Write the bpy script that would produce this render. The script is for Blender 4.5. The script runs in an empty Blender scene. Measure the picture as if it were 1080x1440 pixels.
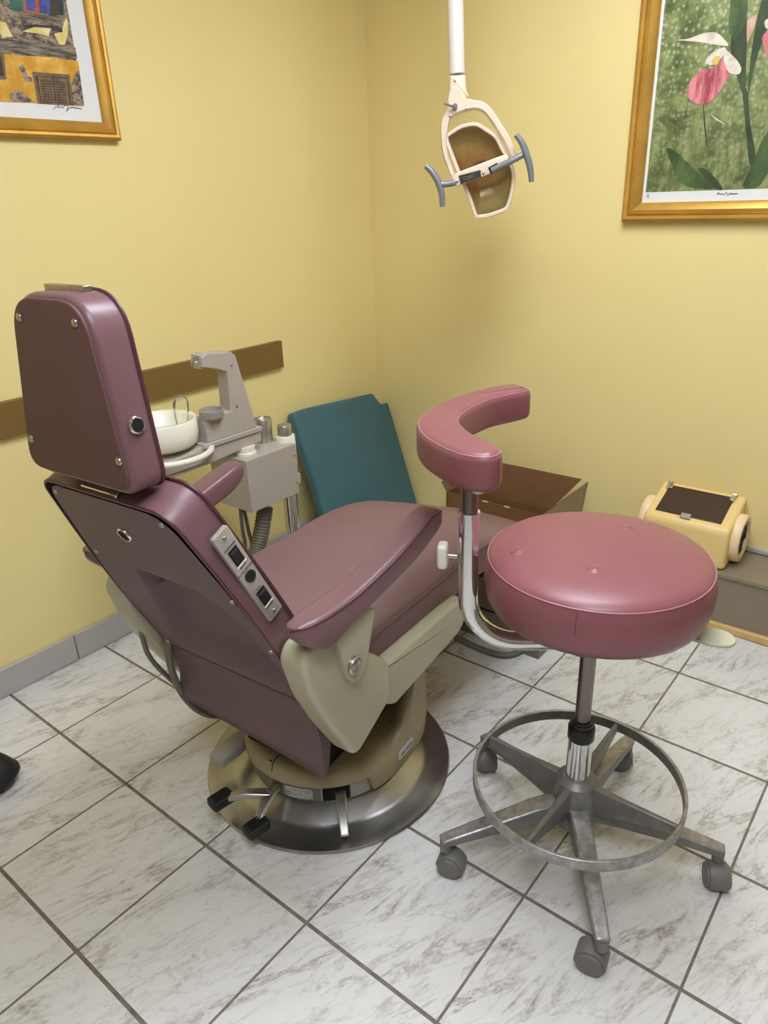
import bpy, bmesh, math, random
from mathutils import Vector as V, Matrix
PI = math.pi
random.seed(4)
SC = bpy.context.scene
COL = SC.collection

# ------------------------------------------------------------------ camera (solved from the floor tiles)
F = 1022.46
CAM = V((2.1143, -2.5595, 1.3870))
_yaw, _pit, _rol = 2.2583, -0.40744, -0.03437
_f = V((math.cos(_pit)*math.cos(_yaw), math.cos(_pit)*math.sin(_yaw), math.sin(_pit)))
_r0 = _f.cross(V((0, 0, 1))).normalized()
_u0 = _r0.cross(_f)
_r = _r0*math.cos(_rol) + _u0*math.sin(_rol)
_u = -_r0*math.sin(_rol) + _u0*math.cos(_rol)
TILE = 0.33
GX, GY = 0.0254, 5.6451*0.33          # offset of the tile grid from the room corner

def ray(px, py): return _r*((px-540)/F) + _u*((720-py)/F) + _f
def on_plane(px, py, p, n):
    d = ray(px, py); p = V(p); n = V(n)
    return CAM + d*((p-CAM).dot(n)/d.dot(n))
def onx(px, py, x): return on_plane(px, py, (x, 0, 0), (1, 0, 0))
def ony(px, py, y): return on_plane(px, py, (0, y, 0), (0, 1, 0))
def onz(px, py, z): return on_plane(px, py, (0, 0, z), (0, 0, 1))

cam = bpy.data.cameras.new('camera'); co = bpy.data.objects.new('camera', cam); COL.objects.link(co)
cam.sensor_fit = 'VERTICAL'; cam.sensor_height = 24.0; cam.lens = F*24.0/1440.0
cam.clip_start = 0.02
m = Matrix((_r, _u, -_f)).transposed().to_4x4(); m.translation = CAM
co.matrix_world = m
SC.camera = co

# ------------------------------------------------------------------ materials
def lin(c):
    return tuple((x/255/12.92 if x/255 <= .04045 else ((x/255+.055)/1.055)**2.4) for x in c)
class N:
    def __init__(s, name):
        s.m = bpy.data.materials.new(name); s.m.use_nodes = True
        s.t = s.m.node_tree; s.b = s.t.nodes['Principled BSDF']; s.x = 0
    def n(s, typ, **kw):
        o = s.t.nodes.new(typ); s.x += 40; o.location = (s.x-1500, 0)
        for k, v in kw.items():
            if k in o.inputs.keys() if isinstance(k, str) else False: o.inputs[k].default_value = v
            else: setattr(o, k, v)
        return o
    def l(s, a, b): s.t.links.new(a, b)
    def math(s, op, a, b=None, c=None):
        o = s.n('ShaderNodeMath', operation=op)
        for i, v in enumerate((a, b, c)):
            if v is None: continue
            if isinstance(v, (int, float)): o.inputs[i].default_value = v
            else: s.l(v, o.inputs[i])
        return o.outputs[0]
    def ramp(s, fac, stops):
        o = s.n('ShaderNodeValToRGB'); e = o.color_ramp.elements
        while len(e) < len(stops): e.new(0.5)
        for el, (p, c) in zip(e, stops):
            el.position = p; el.color = (*c, 1) if len(c) == 3 else c
        s.l(fac, o.inputs[0]); return o.outputs[0]
    def mix(s, fac, a, b):
        o = s.n('ShaderNodeMix', data_type='RGBA')
        for sock, v in ((o.inputs[0], fac), (o.inputs[6], a), (o.inputs[7], b)):
            if isinstance(v, (int, float)): sock.default_value = v
            elif isinstance(v, tuple): sock.default_value = (*v, 1)
            else: s.l(v, sock)
        return o.outputs[2]
    def noise(s, vec, scale, detail=4, rough=.55, dist=0):
        o = s.n('ShaderNodeTexNoise'); o.inputs['Scale'].default_value = scale
        o.inputs['Detail'].default_value = detail; o.inputs['Roughness'].default_value = rough
        o.inputs['Distortion'].default_value = dist
        if vec is not None: s.l(vec, o.inputs['Vector'])
        return o.outputs['Fac']
    def bump(s, h, strength, dist=.001):
        o = s.n('ShaderNodeBump'); o.inputs['Strength'].default_value = strength
        o.inputs['Distance'].default_value = dist; s.l(h, o.inputs['Height']); s.l(o.outputs[0], s.b.inputs['Normal'])
    def obj(s): return s.n('ShaderNodeTexCoord').outputs['Object']

def mat(name, c, rough=.5, metal=0., var=.06, vs=6., bump=0., bs=200., coat=0., spec=None, rv=0.):
    k = N(name); base = lin(c)
    v = k.obj(); f = k.noise(v, vs, 5)
    lo = tuple(x*(1-var) for x in base); hi = tuple(min(1, x*(1+var)) for x in base)
    k.l(k.ramp(f, [(.3, lo), (.7, hi)]), k.b.inputs['Base Color'])
    k.b.inputs['Roughness'].default_value = rough
    k.b.inputs['Metallic'].default_value = metal
    if coat: k.b.inputs['Coat Weight'].default_value = coat; k.b.inputs['Coat Roughness'].default_value = .2
    if spec is not None: k.b.inputs['Specular IOR Level'].default_value = spec
    if rv:
        g = k.noise(v, vs*4, 4)
        k.l(k.math('MULTIPLY_ADD', g, rv, rough-rv/2), k.b.inputs['Roughness'])
    if bump: k.bump(k.noise(v, bs, 3), bump)
    return k.m

M = {}
M['wall'] = mat('yellow_wall_paint', (238, 220, 153), .55, var=.02, vs=2, bump=.25, bs=260)
M['walldim'] = mat('grey_tan_wall', (138, 126, 110), .6, var=.03, vs=2)  # for the unseen walls, toned darker to cut the fill light they bounce
M['ceil'] = mat('white_ceiling', (238, 236, 230), .9, bump=.3, bs=90)
M['rail'] = mat('brown_rail_paint', (122, 96, 47), .5, var=.06, vs=4)
M['basetile'] = mat('grey_base_tile', (178, 174, 170), .3, var=.04, vs=5)
M['vinyl'] = mat('mauve_chair_vinyl', (118, 85, 89), .34, var=.07, vs=5, bump=.12, bs=420, rv=.1)
M['vinylseat'] = mat('worn_mauve_seat_vinyl', (122, 92, 95), .48, var=.07, vs=4, bump=.12, bs=420)
M['vinyledge'] = mat('dark_mauve_piping', (84, 45, 54), .4)
M['panel'] = mat('matte_mauve_back_panel', (108, 87, 89), .5, var=.05, vs=4, bump=.08, bs=500)
M['headpanel'] = mat('matte_brown_head_panel', (100, 70, 67), .6, var=.05, vs=4, bump=.1, bs=400)
M['pink'] = mat('rose_stool_vinyl', (138, 83, 88), .36, var=.05, vs=5, bump=.1, bs=420, rv=.1)
M['pinkseam'] = mat('rose_stool_piping', (172, 116, 122), .4)
M['thread'] = mat('stitch_thread', (104, 56, 64), .7)
M['chrome'] = mat('chrome', (225, 225, 225), .08, 1.0, var=.03)
M['bolt'] = mat('worn_bolt_metal', (190, 185, 175), .3, 1.0, var=.15, vs=60)
M['rod'] = mat('dark_steel_rod', (128, 118, 112), .25, 1.0)
M['cream'] = mat('cream_enamel', (180, 176, 148), .35, var=.03, vs=4, coat=.2)
M['tan'] = mat('tan_base_enamel', (160, 148, 116), .42, var=.05, vs=5)
M['grey'] = mat('grey_metal_paint', (120, 119, 117), .4, var=.06, vs=8)
M['castgrey'] = mat('grey_stool_enamel', (124, 122, 118), .42, .25, var=.16, vs=40)
M['wear'] = mat('scuffed_grey_metal', (165, 163, 160), .38, .6, var=.3, vs=60)
M['black'] = mat('black_plastic', (22, 22, 22), .35)
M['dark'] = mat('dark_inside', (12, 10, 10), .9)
M['rubber'] = mat('black_rubber', (24, 24, 25), .55, bump=.2, bs=150)
M['caster'] = mat('grey_caster_plastic', (112, 110, 106), .5, var=.08, vs=20)
M['ivory'] = mat('ivory_lamp_plastic', (228, 208, 184), .4, var=.03)
M['ivorypole'] = mat('white_lamp_pole', (228, 218, 208), .35, var=.02)
M['handle'] = mat('grey_rubber_handle', (132, 136, 140), .4, .3)
M['silver'] = mat('satin_silver_plate', (196, 192, 182), .38, .55, var=.04)
M['unit'] = mat('warm_grey_unit_enamel', (176, 168, 158), .4, var=.03)
M['unitdark'] = mat('grey_unit_trim', (160, 156, 148), .4, var=.03)
M['bowl'] = mat('white_bowl', (246, 243, 226), .22, var=.01, coat=.3)
M['alu'] = mat('brushed_aluminium', (200, 198, 194), .35, 1.0, var=.06, vs=20)
M['hose'] = mat('grey_hose', (112, 110, 98), .5, var=.06, vs=20)
M['corr'] = mat('corrugated_hose_plastic', (104, 98, 84), .5)
M['teal'] = mat('teal_vinyl', (62, 104, 114), .42, var=.07, vs=7, bump=.1, bs=300, rv=.15)
M['card'] = mat('brown_cardboard', (118, 82, 47), .8, var=.07, vs=12, bump=.2, bs=80)
M['cardout'] = mat('brown_card_outside', (116, 94, 62), .75, var=.06, vs=10)
M['cardedge'] = mat('torn_card_edge', (205, 180, 145), .9)
M['laminate'] = mat('taupe_laminate', (136, 124, 104), .4, var=.03, vs=3)
M['oak'] = mat('light_wood_trim', (206, 172, 112), .45, var=.1, vs=14)
M['devbody'] = mat('cream_yellow_plastic', (234, 204, 136), .45, var=.03)
M['devring'] = mat('pale_cream_ring', (238, 210, 168), .4, var=.03)
M['amber'] = mat('dark_red_filter', (58, 38, 32), .25, var=.05)
M['gold'] = mat('gold_frame', (204, 158, 72), .34, .55, var=.12, vs=14)
M['golddk'] = mat('gold_frame_groove', (150, 108, 40), .4, .5)
M['paper'] = mat('white_mat_paper', (232, 232, 230), .7, var=.01)
M['ubox'] = mat('grey_brown_steel', (122, 112, 98), .42, .2, var=.06)
M['white'] = mat('white_plastic', (232, 228, 212), .35)
M['label'] = mat('label_plate', (190, 188, 184), .45)
M['ink'] = mat('ink', (40, 38, 40), .6)
M['paddle'] = mat('pale_green_plastic', (196, 196, 170), .4, var=.03)
M['knob'] = mat('white_knob_plastic', (228, 226, 210), .35, var=.02)
M['pale'] = mat('grey_leg_metal', (170, 172, 176), .35, .3)

# marble floor tiles with grout
def floor_mat():
    k = N('marble_floor_tiles')
    geo = k.n('ShaderNodeNewGeometry'); sep = k.n('ShaderNodeSeparateXYZ'); k.l(geo.outputs['Position'], sep.inputs[0])
    tx = k.math('DIVIDE', k.math('ADD', sep.outputs[0], GX+TILE*10), TILE)
    ty = k.math('DIVIDE', k.math('ADD', sep.outputs[1], GY+TILE*10), TILE)
    fx = k.math('FRACT', tx); fy = k.math('FRACT', ty)
    ix = k.math('FLOOR', tx); iy = k.math('FLOOR', ty)
    ex = k.math('MULTIPLY', k.math('MINIMUM', fx, k.math('SUBTRACT', 1, fx)), TILE)
    ey = k.math('MULTIPLY', k.math('MINIMUM', fy, k.math('SUBTRACT', 1, fy)), TILE)
    gx = k.math('LESS_THAN', ex, .0028); gy = k.math('LESS_THAN', ey, .0042)
    g = k.math('MAXIMUM', gx, gy)
    # vein coordinates: along the print direction, printed alike on most tiles (two prints)
    cell = k.n('ShaderNodeTexWhiteNoise', noise_dimensions='2D')
    cv = k.n('ShaderNodeCombineXYZ'); k.l(ix, cv.inputs[0]); k.l(iy, cv.inputs[1]); k.l(cv.outputs[0], cell.inputs[0])
    cid = k.math('MULTIPLY', k.math('ROUND', k.math('MULTIPLY', cell.outputs['Value'], 3)), 3.7)
    ca, sa = math.cos(1.20), math.sin(1.20)
    along = k.math('ADD', k.math('MULTIPLY', fx, ca), k.math('MULTIPLY', fy, sa))
    across = k.math('SUBTRACT', k.math('MULTIPLY', fy, ca), k.math('MULTIPLY', fx, sa))
    def vein(sa_, sc_, sc, det, dist, off):
        c = k.n('ShaderNodeCombineXYZ')
        k.l(k.math('MULTIPLY', along, sa_), c.inputs[0]); k.l(k.math('MULTIPLY', across, sc_), c.inputs[1])
        k.l(k.math('ADD', cid, off), c.inputs[2])
        return k.noise(c.outputs[0], sc, det, .62, dist)
    n1 = vein(.7, 2.7, 1.9, 7, .7, 0.)
    v1 = k.math('ABSOLUTE', k.math('SUBTRACT', n1, .5))
    n2 = vein(.6, 2.4, 3.0, 7, .8, 5.3)
    v2 = k.math('ABSOLUTE', k.math('SUBTRACT', n2, .5))
    n3 = vein(1., 2., 1.6, 6, .3, 9.1)
    n4 = vein(1., 1.4, 34., 4, .2, 2.1)
    white = lin((222, 221, 218))
    a = k.ramp(v1, [(0., (1, 1, 1)), (.014, (.8, .8, .8)), (.045, (0, 0, 0))])
    b = k.ramp(v2, [(0., (.8, .8, .8)), (.008, (.4, .4, .4)), (.022, (0, 0, 0))])
    pres = k.ramp(n3, [(.46, (0.04, 0.04, 0.04)), (.62, (1, 1, 1))])
    speck = k.ramp(n4, [(.32, (.35, .35, .35)), (.6, (1, 1, 1))])
    c1 = k.mix(k.math('MULTIPLY', k.math('MULTIPLY', a, pres), k.math('MULTIPLY', speck, .9)), white, lin((136, 124, 110)))
    c2 = k.mix(k.math('MULTIPLY', k.math('MULTIPLY', b, speck), .5), c1, lin((140, 136, 132)))
    cloud = k.ramp(n3, [(.3, (1, 1, 1)), (.75, (.9, .89, .88))])
    mul = k.n('ShaderNodeMix', data_type='RGBA', blend_type='MULTIPLY'); mul.inputs[0].default_value = 1
    k.l(c2, mul.inputs[6]); k.l(cloud, mul.inputs[7])
    # brownish blotches on the floor under the stool
    dn = k.noise(geo.outputs['Position'], 7, 5); 
    dd = k.n('ShaderNodeVectorMath', operation='DISTANCE'); k.l(geo.outputs['Position'], dd.inputs[0]); dd.inputs[1].default_value = (1.56, -1.33, 0)
    st = k.math('MULTIPLY', k.ramp(dd.outputs['Value'], [(.1, (1, 1, 1)), (.28, (0, 0, 0))]), k.ramp(dn, [(.45, (0, 0, 0)), (.7, (1, 1, 1))]))
    c3 = k.mix(k.math('MULTIPLY', st, .55), mul.outputs[2], lin((178, 158, 118)))
    gn = k.noise(geo.outputs['Position'], 30, 4)
    grout = k.ramp(gn, [(.3, lin((96, 90, 80))), (.7, lin((132, 124, 112)))])
    k.l(k.mix(g, c3, grout), k.b.inputs['Base Color'])
    rn = k.noise(geo.outputs['Position'], 400, 2)
    k.l(k.math('ADD', k.math('MULTIPLY', g, .4), k.math('MULTIPLY_ADD', rn, .12, .26)), k.b.inputs['Roughness'])
    h = k.math('SUBTRACT', k.math('MULTIPLY', k.noise(geo.outputs['Position'], 140, 3), .25), k.math('MULTIPLY', g, 1.))
    k.bump(h, .35, .001)
    return k.m
M['floor'] = floor_mat()

# brushed stainless, brushed round the centre
def stainless():
    k = N('brushed_stainless'); v = k.obj()
    sep = k.n('ShaderNodeSeparateXYZ'); k.l(v, sep.inputs[0])
    r = k.math('SQRT', k.math('ADD', k.math('POWER', sep.outputs[0], 2), k.math('POWER', sep.outputs[1], 2)))
    c = k.n('ShaderNodeCombineXYZ'); k.l(r, c.inputs[0])
    a = k.noise(c.outputs[0], 240, 3); b = k.noise(v, 6, 5)
    k.l(k.ramp(b, [(.3, lin((158, 156, 150))), (.7, lin((196, 195, 192)))]), k.b.inputs['Base Color'])
    k.b.inputs['Metallic'].default_value = 1
    k.l(k.math('MULTIPLY_ADD', b, .25, .2), k.b.inputs['Roughness'])
    k.bump(a, .12, .0006)
    return k.m
M['steel'] = stainless()

# bokeh meadow print
def meadow():
    k = N('green_meadow_print'); v = k.n('ShaderNodeTexCoord').outputs['Object']
    f = k.noise(v, 11, 8, .68)
    base = k.ramp(f, [(.33, lin((52, 58, 30))), (.46, lin((104, 116, 60))), (.56, lin((146, 156, 96))), (.68, lin((92, 88, 48)))])
    vo = k.n('ShaderNodeTexVoronoi'); vo.inputs['Scale'].default_value = 74; k.l(v, vo.inputs['Vector'])
    spots = k.ramp(vo.outputs['Distance'], [(.22, (1, 1, 1)), (.5, (0, 0, 0))])
    sep = k.n('ShaderNodeSeparateColor'); k.l(vo.outputs['Color'], sep.inputs[0])
    keep = k.math('MULTIPLY', k.math('GREATER_THAN', sep.outputs[0], .28), spots)
    so = k.n('ShaderNodeSeparateXYZ'); k.l(v, so.inputs[0])
    up = k.ramp(so.outputs[2], [(.1, (.2, .2, .2)), (.55, (1, 1, 1))])
    c1 = k.mix(k.math('MULTIPLY', k.math('MULTIPLY', keep, up), .6), base, lin((196, 204, 178)))
    st = k.n('ShaderNodeMapping'); st.inputs['Scale'].default_value = (70, 70, 14); k.l(v, st.inputs['Vector'])
    g = k.noise(st.outputs[0], 1.0, 4)
    low = k.ramp(so.outputs[2], [(.1, (1, 1, 1)), (.42, (.25, .25, .25))])
    c2 = k.mix(k.math('MULTIPLY', k.ramp(g, [(.45, (0, 0, 0)), (.65, (1, 1, 1))]), k.math('MULTIPLY', low, .7)), c1, lin((78, 82, 36)))
    k.l(c2, k.b.inputs['Base Color']); k.b.inputs['Roughness'].default_value = .6
    return k.m
M['meadow'] = meadow()

def paint(name, c, d, sc=30, stretch=(1, 1, 1)):
    k = N(name); v = k.obj(); mp = k.n('ShaderNodeMapping'); mp.inputs['Scale'].default_value = stretch; k.l(v, mp.inputs[0])
    k.l(k.ramp(k.noise(mp.outputs[0], sc, 6, .65), [(.40, lin(c)), (.60, lin(d))]), k.b.inputs['Base Color'])
    k.b.inputs['Roughness'].default_value = .6
    return k.m
M['p_ochre'] = paint('ochre_plaster', (206, 150, 34), (236, 190, 92), 14)
M['p_stone'] = paint('grey_brown_masonry', (74, 62, 54), (170, 150, 126), 60, (1, 1, 2.2))
M['p_pale'] = paint('pale_plaster', (226, 200, 110), (236, 224, 180), 20)
M['p_beam'] = paint('weathered_beam', (66, 58, 50), (150, 138, 116), 34, (1, .5, 5))
M['p_shut'] = paint('brown_shutter', (104, 84, 58), (130, 106, 76), 40)
M['p_slat'] = paint('dark_slat', (56, 44, 34), (70, 56, 44), 40)
M['p_green'] = paint('green_shutter', (40, 100, 88), (64, 130, 112), 30)
M['p_blue'] = paint('blue_pane', (50, 62, 140), (78, 96, 176), 20)
M['p_red'] = paint('red_window_frame', (176, 74, 44), (200, 96, 60), 30)
M['p_dark'] = paint('dark_window', (40, 42, 36), (66, 60, 50), 20)
M['p_leaf'] = paint('dark_green_leaf', (46, 66, 32), (82, 104, 56), 14, (1, 1, .4))
M['p_leafd'] = paint('deep_green_stem', (40, 54, 30), (66, 84, 46), 14, (1, 1, .4))
M['p_pouch'] = paint('pink_pouch', (160, 64, 74), (226, 140, 142), 22, (1.8, 1, .5))
M['p_petal'] = paint('cream_petal', (206, 194, 170), (232, 224, 208), 22)
M['p_yel'] = paint('yellow_throat', (206, 166, 60), (222, 188, 90), 22)
M['p_pinkpale'] = paint('pale_pink_sepal', (196, 150, 130), (216, 184, 164), 22)

# lens of the operatory lamp
def lens():
    k = N('clear_lamp_lens'); t = k.t
    tr = k.n('ShaderNodeBsdfTransparent'); tr.inputs[0].default_value = (.95, .92, .84, 1)
    gl = k.n('ShaderNodeBsdfGlossy'); gl.inputs['Roughness'].default_value = .08
    fr = k.n('ShaderNodeFresnel'); fr.inputs[0].default_value = 1.5
    mx = k.n('ShaderNodeMixShader'); k.l(fr.outputs[0], mx.inputs[0]); k.l(tr.outputs[0], mx.inputs[1]); k.l(gl.outputs[0], mx.inputs[2])
    k.l(mx.outputs[0], t.nodes['Material Output'].inputs['Surface'])
    return k.m
M['lens'] = lens()
def reflector():
    k = N('amber_reflector'); v = k.obj()
    d = k.n('ShaderNodeVectorMath', operation='LENGTH'); k.l(v, d.inputs[0])
    mp = k.n('ShaderNodeMapping'); mp.inputs['Scale'].default_value = (30, 30, 8); k.l(v, mp.inputs[0])
    n = k.noise(mp.outputs[0], 1.2, 3)
    f = k.math('ADD', d.outputs['Value'], k.math('MULTIPLY_ADD', n, .06, -.03))
    k.l(k.ramp(f, [(.03, lin((206, 146, 92))), (.075, lin((226, 190, 128))), (.11, lin((232, 222, 168)))]), k.b.inputs['Base Color'])
    k.b.inputs['Metallic'].default_value = .0; k.b.inputs['Roughness'].default_value = .2
    k.bump(n, .25, .004)
    return k.m
M['reflector'] = reflector()
def emis(name, c, s):
    k = N(name); k.b.inputs['Base Color'].default_value = (*lin(c), 1)
    k.b.inputs['Emission Color'].default_value = (*lin(c), 1); k.b.inputs['Emission Strength'].default_value = s
    return k.m

# ------------------------------------------------------------------ geometry helpers
ID = Matrix.Identity(4)
def frame(o, x, y, z):
    m = Matrix((V(x), V(y), V(z))).transposed().to_4x4(); m.translation = V(o); return m
class MB:
    def __init__(s): s.bm = bmesh.new(); s.mi = 0
    def face(s, vs):
        try:
            f = s.bm.faces.new(vs); f.material_index = s.mi; f.smooth = True; return f
        except ValueError: return None
    def vs(s, pts): return [s.bm.verts.new(p) for p in pts]
    def poly(s, pts): return s.face(s.vs(pts))
    def rings(s, rings, closed=True, cap0=True, cap1=True):
        R = [s.vs(r) for r in rings]; n = len(R[0])
        for a, b in zip(R, R[1:]):
            for i in range(n if closed else n-1):
                j = (i+1) % n; s.face((a[i], a[j], b[j], b[i]))
        if cap0: s.face(list(reversed(R[0])))
        if cap1: s.face(R[-1])
        return R
    def box(s, a, b, mt=ID, taper=None):
        x0, y0, z0 = a; x1, y1, z1 = b
        lo = [(x0, y0), (x1, y0), (x1, y1), (x0, y1)]; hi = lo
        if taper: cx, cy = (x0+x1)/2, (y0+y1)/2; hi = [(cx+(x-cx)*taper[0], cy+(y-cy)*taper[1]) for x, y in lo]
        s.rings([[mt@V((x, y, z0)) for x, y in lo], [mt@V((x, y, z1)) for x, y in hi]])
    def tube(s, path, r, n=12, caps=True, closed=False):
        P = [V(p) for p in path]; k = len(P); rings = []
        rr = r if isinstance(r, (list, tuple)) else [r]*k
        up = None
        for i in range(k):
            if closed: t = P[(i+1) % k]-P[i-1]
            else: t = (P[min(i+1, k-1)]-P[max(i-1, 0)])
            t.normalize()
            if up is None:
                a = V((0, 0, 1)) if abs(t.z) < .9 else V((1, 0, 0)); up = (a - t*a.dot(t)).normalized()
            else: up = (up - t*up.dot(t)).normalized()
            q = t.cross(up)
            rings.append([P[i] + (up*math.cos(2*PI*j/n) + q*math.sin(2*PI*j/n))*rr[i] for j in range(n)])
        if closed: rings.append(rings[0]); s.rings(rings, cap0=False, cap1=False); bmesh.ops.remove_doubles(s.bm, verts=s.bm.verts, dist=1e-7)
        else: s.rings(rings, cap0=caps, cap1=caps)
    def flatbar(s, path, w, h, wdir=None):
        """rectangular bar swept along a path; w across (horizontal), h vertical (lists allowed)"""
        P = [V(p) for p in path]; k = len(P); rings = []
        for i in range(k):
            t = (P[min(i+1, k-1)]-P[max(i-1, 0)]).normalized()
            q = V(wdir).normalized() if wdir else t.cross(V((0, 0, 1))).normalized()
            u = q.cross(t).normalized()
            a = w[i] if isinstance(w, (list, tuple)) else w; b = h[i] if isinstance(h, (list, tuple)) else h
            rings.append([P[i]+q*a/2+u*b/2, P[i]-q*a/2+u*b/2, P[i]-q*a/2-u*b/2, P[i]+q*a/2-u*b/2])
        s.rings(rings)
    def lathe(s, prof, n=48, mt=ID, cap0=True, cap1=True):
        s.rings([[mt@V((r*math.cos(2*PI*j/n), r*math.sin(2*PI*j/n), z)) for j in range(n)] for r, z in prof], cap0=cap0, cap1=cap1)
    def cyl(s, a, b, r, n=20, r2=None):
        s.tube([a, b], [r, r if r2 is None else r2], n)
    def prism(s, pts, fn, h0, h1):
        """2-D outline mapped by fn(x,y,h)"""
        if area(pts) < 0: pts = list(reversed(pts))
        s.rings([[fn(x, y, h0) for x, y in pts], [fn(x, y, h1) for x, y in pts]])
    def slab(s, pts, fn, h0, h1, r, seg=5, crown=0., r0=None, cap0=True):
        """soft slab: rounded edges top and bottom, optional crowned top (convex outlines)"""
        if area(pts) < 0: pts = list(reversed(pts))
        r0 = r if r0 is None else r0
        rings = []
        for i in range(seg+1):
            a = PI/2*i/seg; rings.append([fn(x, y, h0+r0*(1-math.cos(a))) for x, y in inset(pts, r0*(1-math.sin(a)))])
        for i in range(seg+1):
            a = PI/2*i/seg; rings.append([fn(x, y, h1-r+r*math.sin(a)) for x, y in inset(pts, r*(1-math.cos(a)))])
        if crown:
            top = inset(pts, r); cx = sum(p[0] for p in top)/len(top); cy = sum(p[1] for p in top)/len(top)
            for q in (.92, .8, .6, .4, .2, .06):
                rings.append([fn(cx+(x-cx)*q, cy+(y-cy)*q, h1+crown*(1-q**2.2)) for x, y in top])
        s.rings(rings, cap0=cap0)
    def sphere(s, c, r, n=16, sc=(1, 1, 1)):
        c = V(c)
        prof = [(max(r*math.sin(PI*i/n), 1e-5), -r*math.cos(PI*i/n)) for i in range(n+1)]
        s.lathe(prof, n*2, Matrix.Translation(c) @ Matrix.Diagonal((*sc, 1)))
    def build(s, name, mats, parent=None, bevel=0., seg=2, smooth=35, loc=None, rot=None, sub=0):
        bmesh.ops.recalc_face_normals(s.bm, faces=s.bm.faces)
        me = bpy.data.meshes.new(name); s.bm.to_mesh(me); s.bm.free()
        for k in (mats if isinstance(mats, (list, tuple)) else [mats]): me.materials.append(M[k])
        o = bpy.data.objects.new(name, me); COL.objects.link(o)
        if parent is not None: o.parent = parent
        if loc is not None: o.location = loc
        if rot is not None: o.rotation_euler = rot
        me.set_sharp_from_angle(angle=math.radians(smooth))
        if bevel:
            b = o.modifiers.new('bevel', 'BEVEL'); b.width = bevel; b.segments = seg; b.limit_method = 'ANGLE'; b.angle_limit = math.radians(40); b.harden_normals = False
        if sub:
            b = o.modifiers.new('sub', 'SUBSURF'); b.levels = sub; b.render_levels = sub
        return o
def area(p): return sum(p[i][0]*p[(i+1) % len(p)][1]-p[(i+1) % len(p)][0]*p[i][1] for i in range(len(p)))/2
def inset(p, d):
    """offset a counter-clockwise outline inwards"""
    if abs(d) < 1e-9: return list(p)
    n = len(p); out = []
    for i in range(n):
        a, b, c = V(p[i-1]), V(p[i]), V(p[(i+1) % n])
        e1 = (b-a); e2 = (c-b)
        if e1.length < 1e-9: e1 = e2
        if e2.length < 1e-9: e2 = e1
        e1.normalize(); e2.normalize()
        n1 = V((-e1.y, e1.x)); n2 = V((-e2.y, e2.x)); k = n1+n2
        l = max(1+n1.dot(n2), .35)
        q = b + k*(d/l); out.append((q.x, q.y))
    return out
def rounded(pts, r, seg=6):
    """round every corner of a polygon; r may be a list"""
    out = []; n = len(pts)
    for i in range(n):
        a, b, c = V(pts[i-1]), V(pts[i]), V(pts[(i+1) % n]); rr = r[i] if isinstance(r, (list, tuple)) else r
        if rr <= 0: out.append(tuple(b)); continue
        d1 = (a-b); d2 = (c-b); l = min(rr, d1.length*.48, d2.length*.48); p0 = b+d1.normalized()*l; p1 = b+d2.normalized()*l
        for k in range(seg+1):
            t = k/seg; q = p0*(1-t)**2 + b*2*t*(1-t) + p1*t*t; out.append((q.x, q.y))
    return out
def smooth(pts, n=6, closed=False):
    """Catmull-Rom"""
    P = [V(p) for p in pts]; k = len(P); out = []
    for i in range(k if closed else k-1):
        g = (lambda j: P[j % k]) if closed else (lambda j: P[max(0, min(k-1, j))])
        a, b, c, d = g(i-1), g(i), g(i+1), g(i+2)
        for j in range(n):
            t = j/n
            out.append(.5*((2*b)+(c-a)*t+(2*a-5*b+4*c-d)*t*t+(3*b-a-3*c+d)*t**3))
    if not closed: out.append(P[-1])
    return out
def circ(cx, cy, r, n=32, a0=0): return [(cx+r*math.cos(a0+2*PI*i/n), cy+r*math.sin(a0+2*PI*i/n)) for i in range(n)]

def tag(o, label, cat, group=None, kind=None):
    o['label'] = label; o['category'] = cat
    if group: o['group'] = group
    if kind: o['kind'] = kind
    return o
def thing(name, label, cat, loc=(0, 0, 0), rz=0, group=None):
    o = bpy.data.objects.new(name, None); COL.objects.link(o); o.location = loc; o.rotation_euler = (0, 0, rz)
    o.empty_display_size = .05
    return tag(o, label, cat, group)
def struct(mb, name, m, **k):
    o = mb.build(name, m, **k); o['kind'] = 'structure'; return o
def text(name, body, size, m, mt, parent, depth=.0002, ax='CENTER', label=None):
    cu = bpy.data.curves.new(name, 'FONT'); cu.body = body; cu.size = size; cu.extrude = depth
    cu.align_x = ax; cu.align_y = 'CENTER'
    t = bpy.data.objects.new(name+'_tmp', cu); COL.objects.link(t)
    me = bpy.data.meshes.new_from_object(t, depsgraph=bpy.context.evaluated_depsgraph_get())
    bpy.data.objects.remove(t)
    me.transform(mt); me.materials.clear(); me.materials.append(M[m])
    o = bpy.data.objects.new(name, me); COL.objects.link(o); o.parent = parent
    return o

# ------------------------------------------------------------------ the room
RX, RY, RZ = 3.1, -3.5, 2.5
T = .1
def wallbox(name, a, b, m='wall'):
    k = MB(); k.box(a, b); return struct(k, name, m)
wallbox('floor', (-T, RY-T, -.1), (RX+T, T, 0), 'floor')
wallbox('ceiling', (-T, RY-T, RZ), (RX+T, T, RZ+.1), 'ceil')
wallbox('wall_left', (-T, RY, 0), (0, 0, RZ))
wallbox('wall_back', (-T, 0, 0), (RX+T, T, RZ))
wallbox('wall_right', (RX, RY, 0), (RX+T, 0, RZ), 'walldim')
wallbox('wall_front', (-T, RY-T, 0), (RX+T, RY, RZ), 'walldim')
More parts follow.
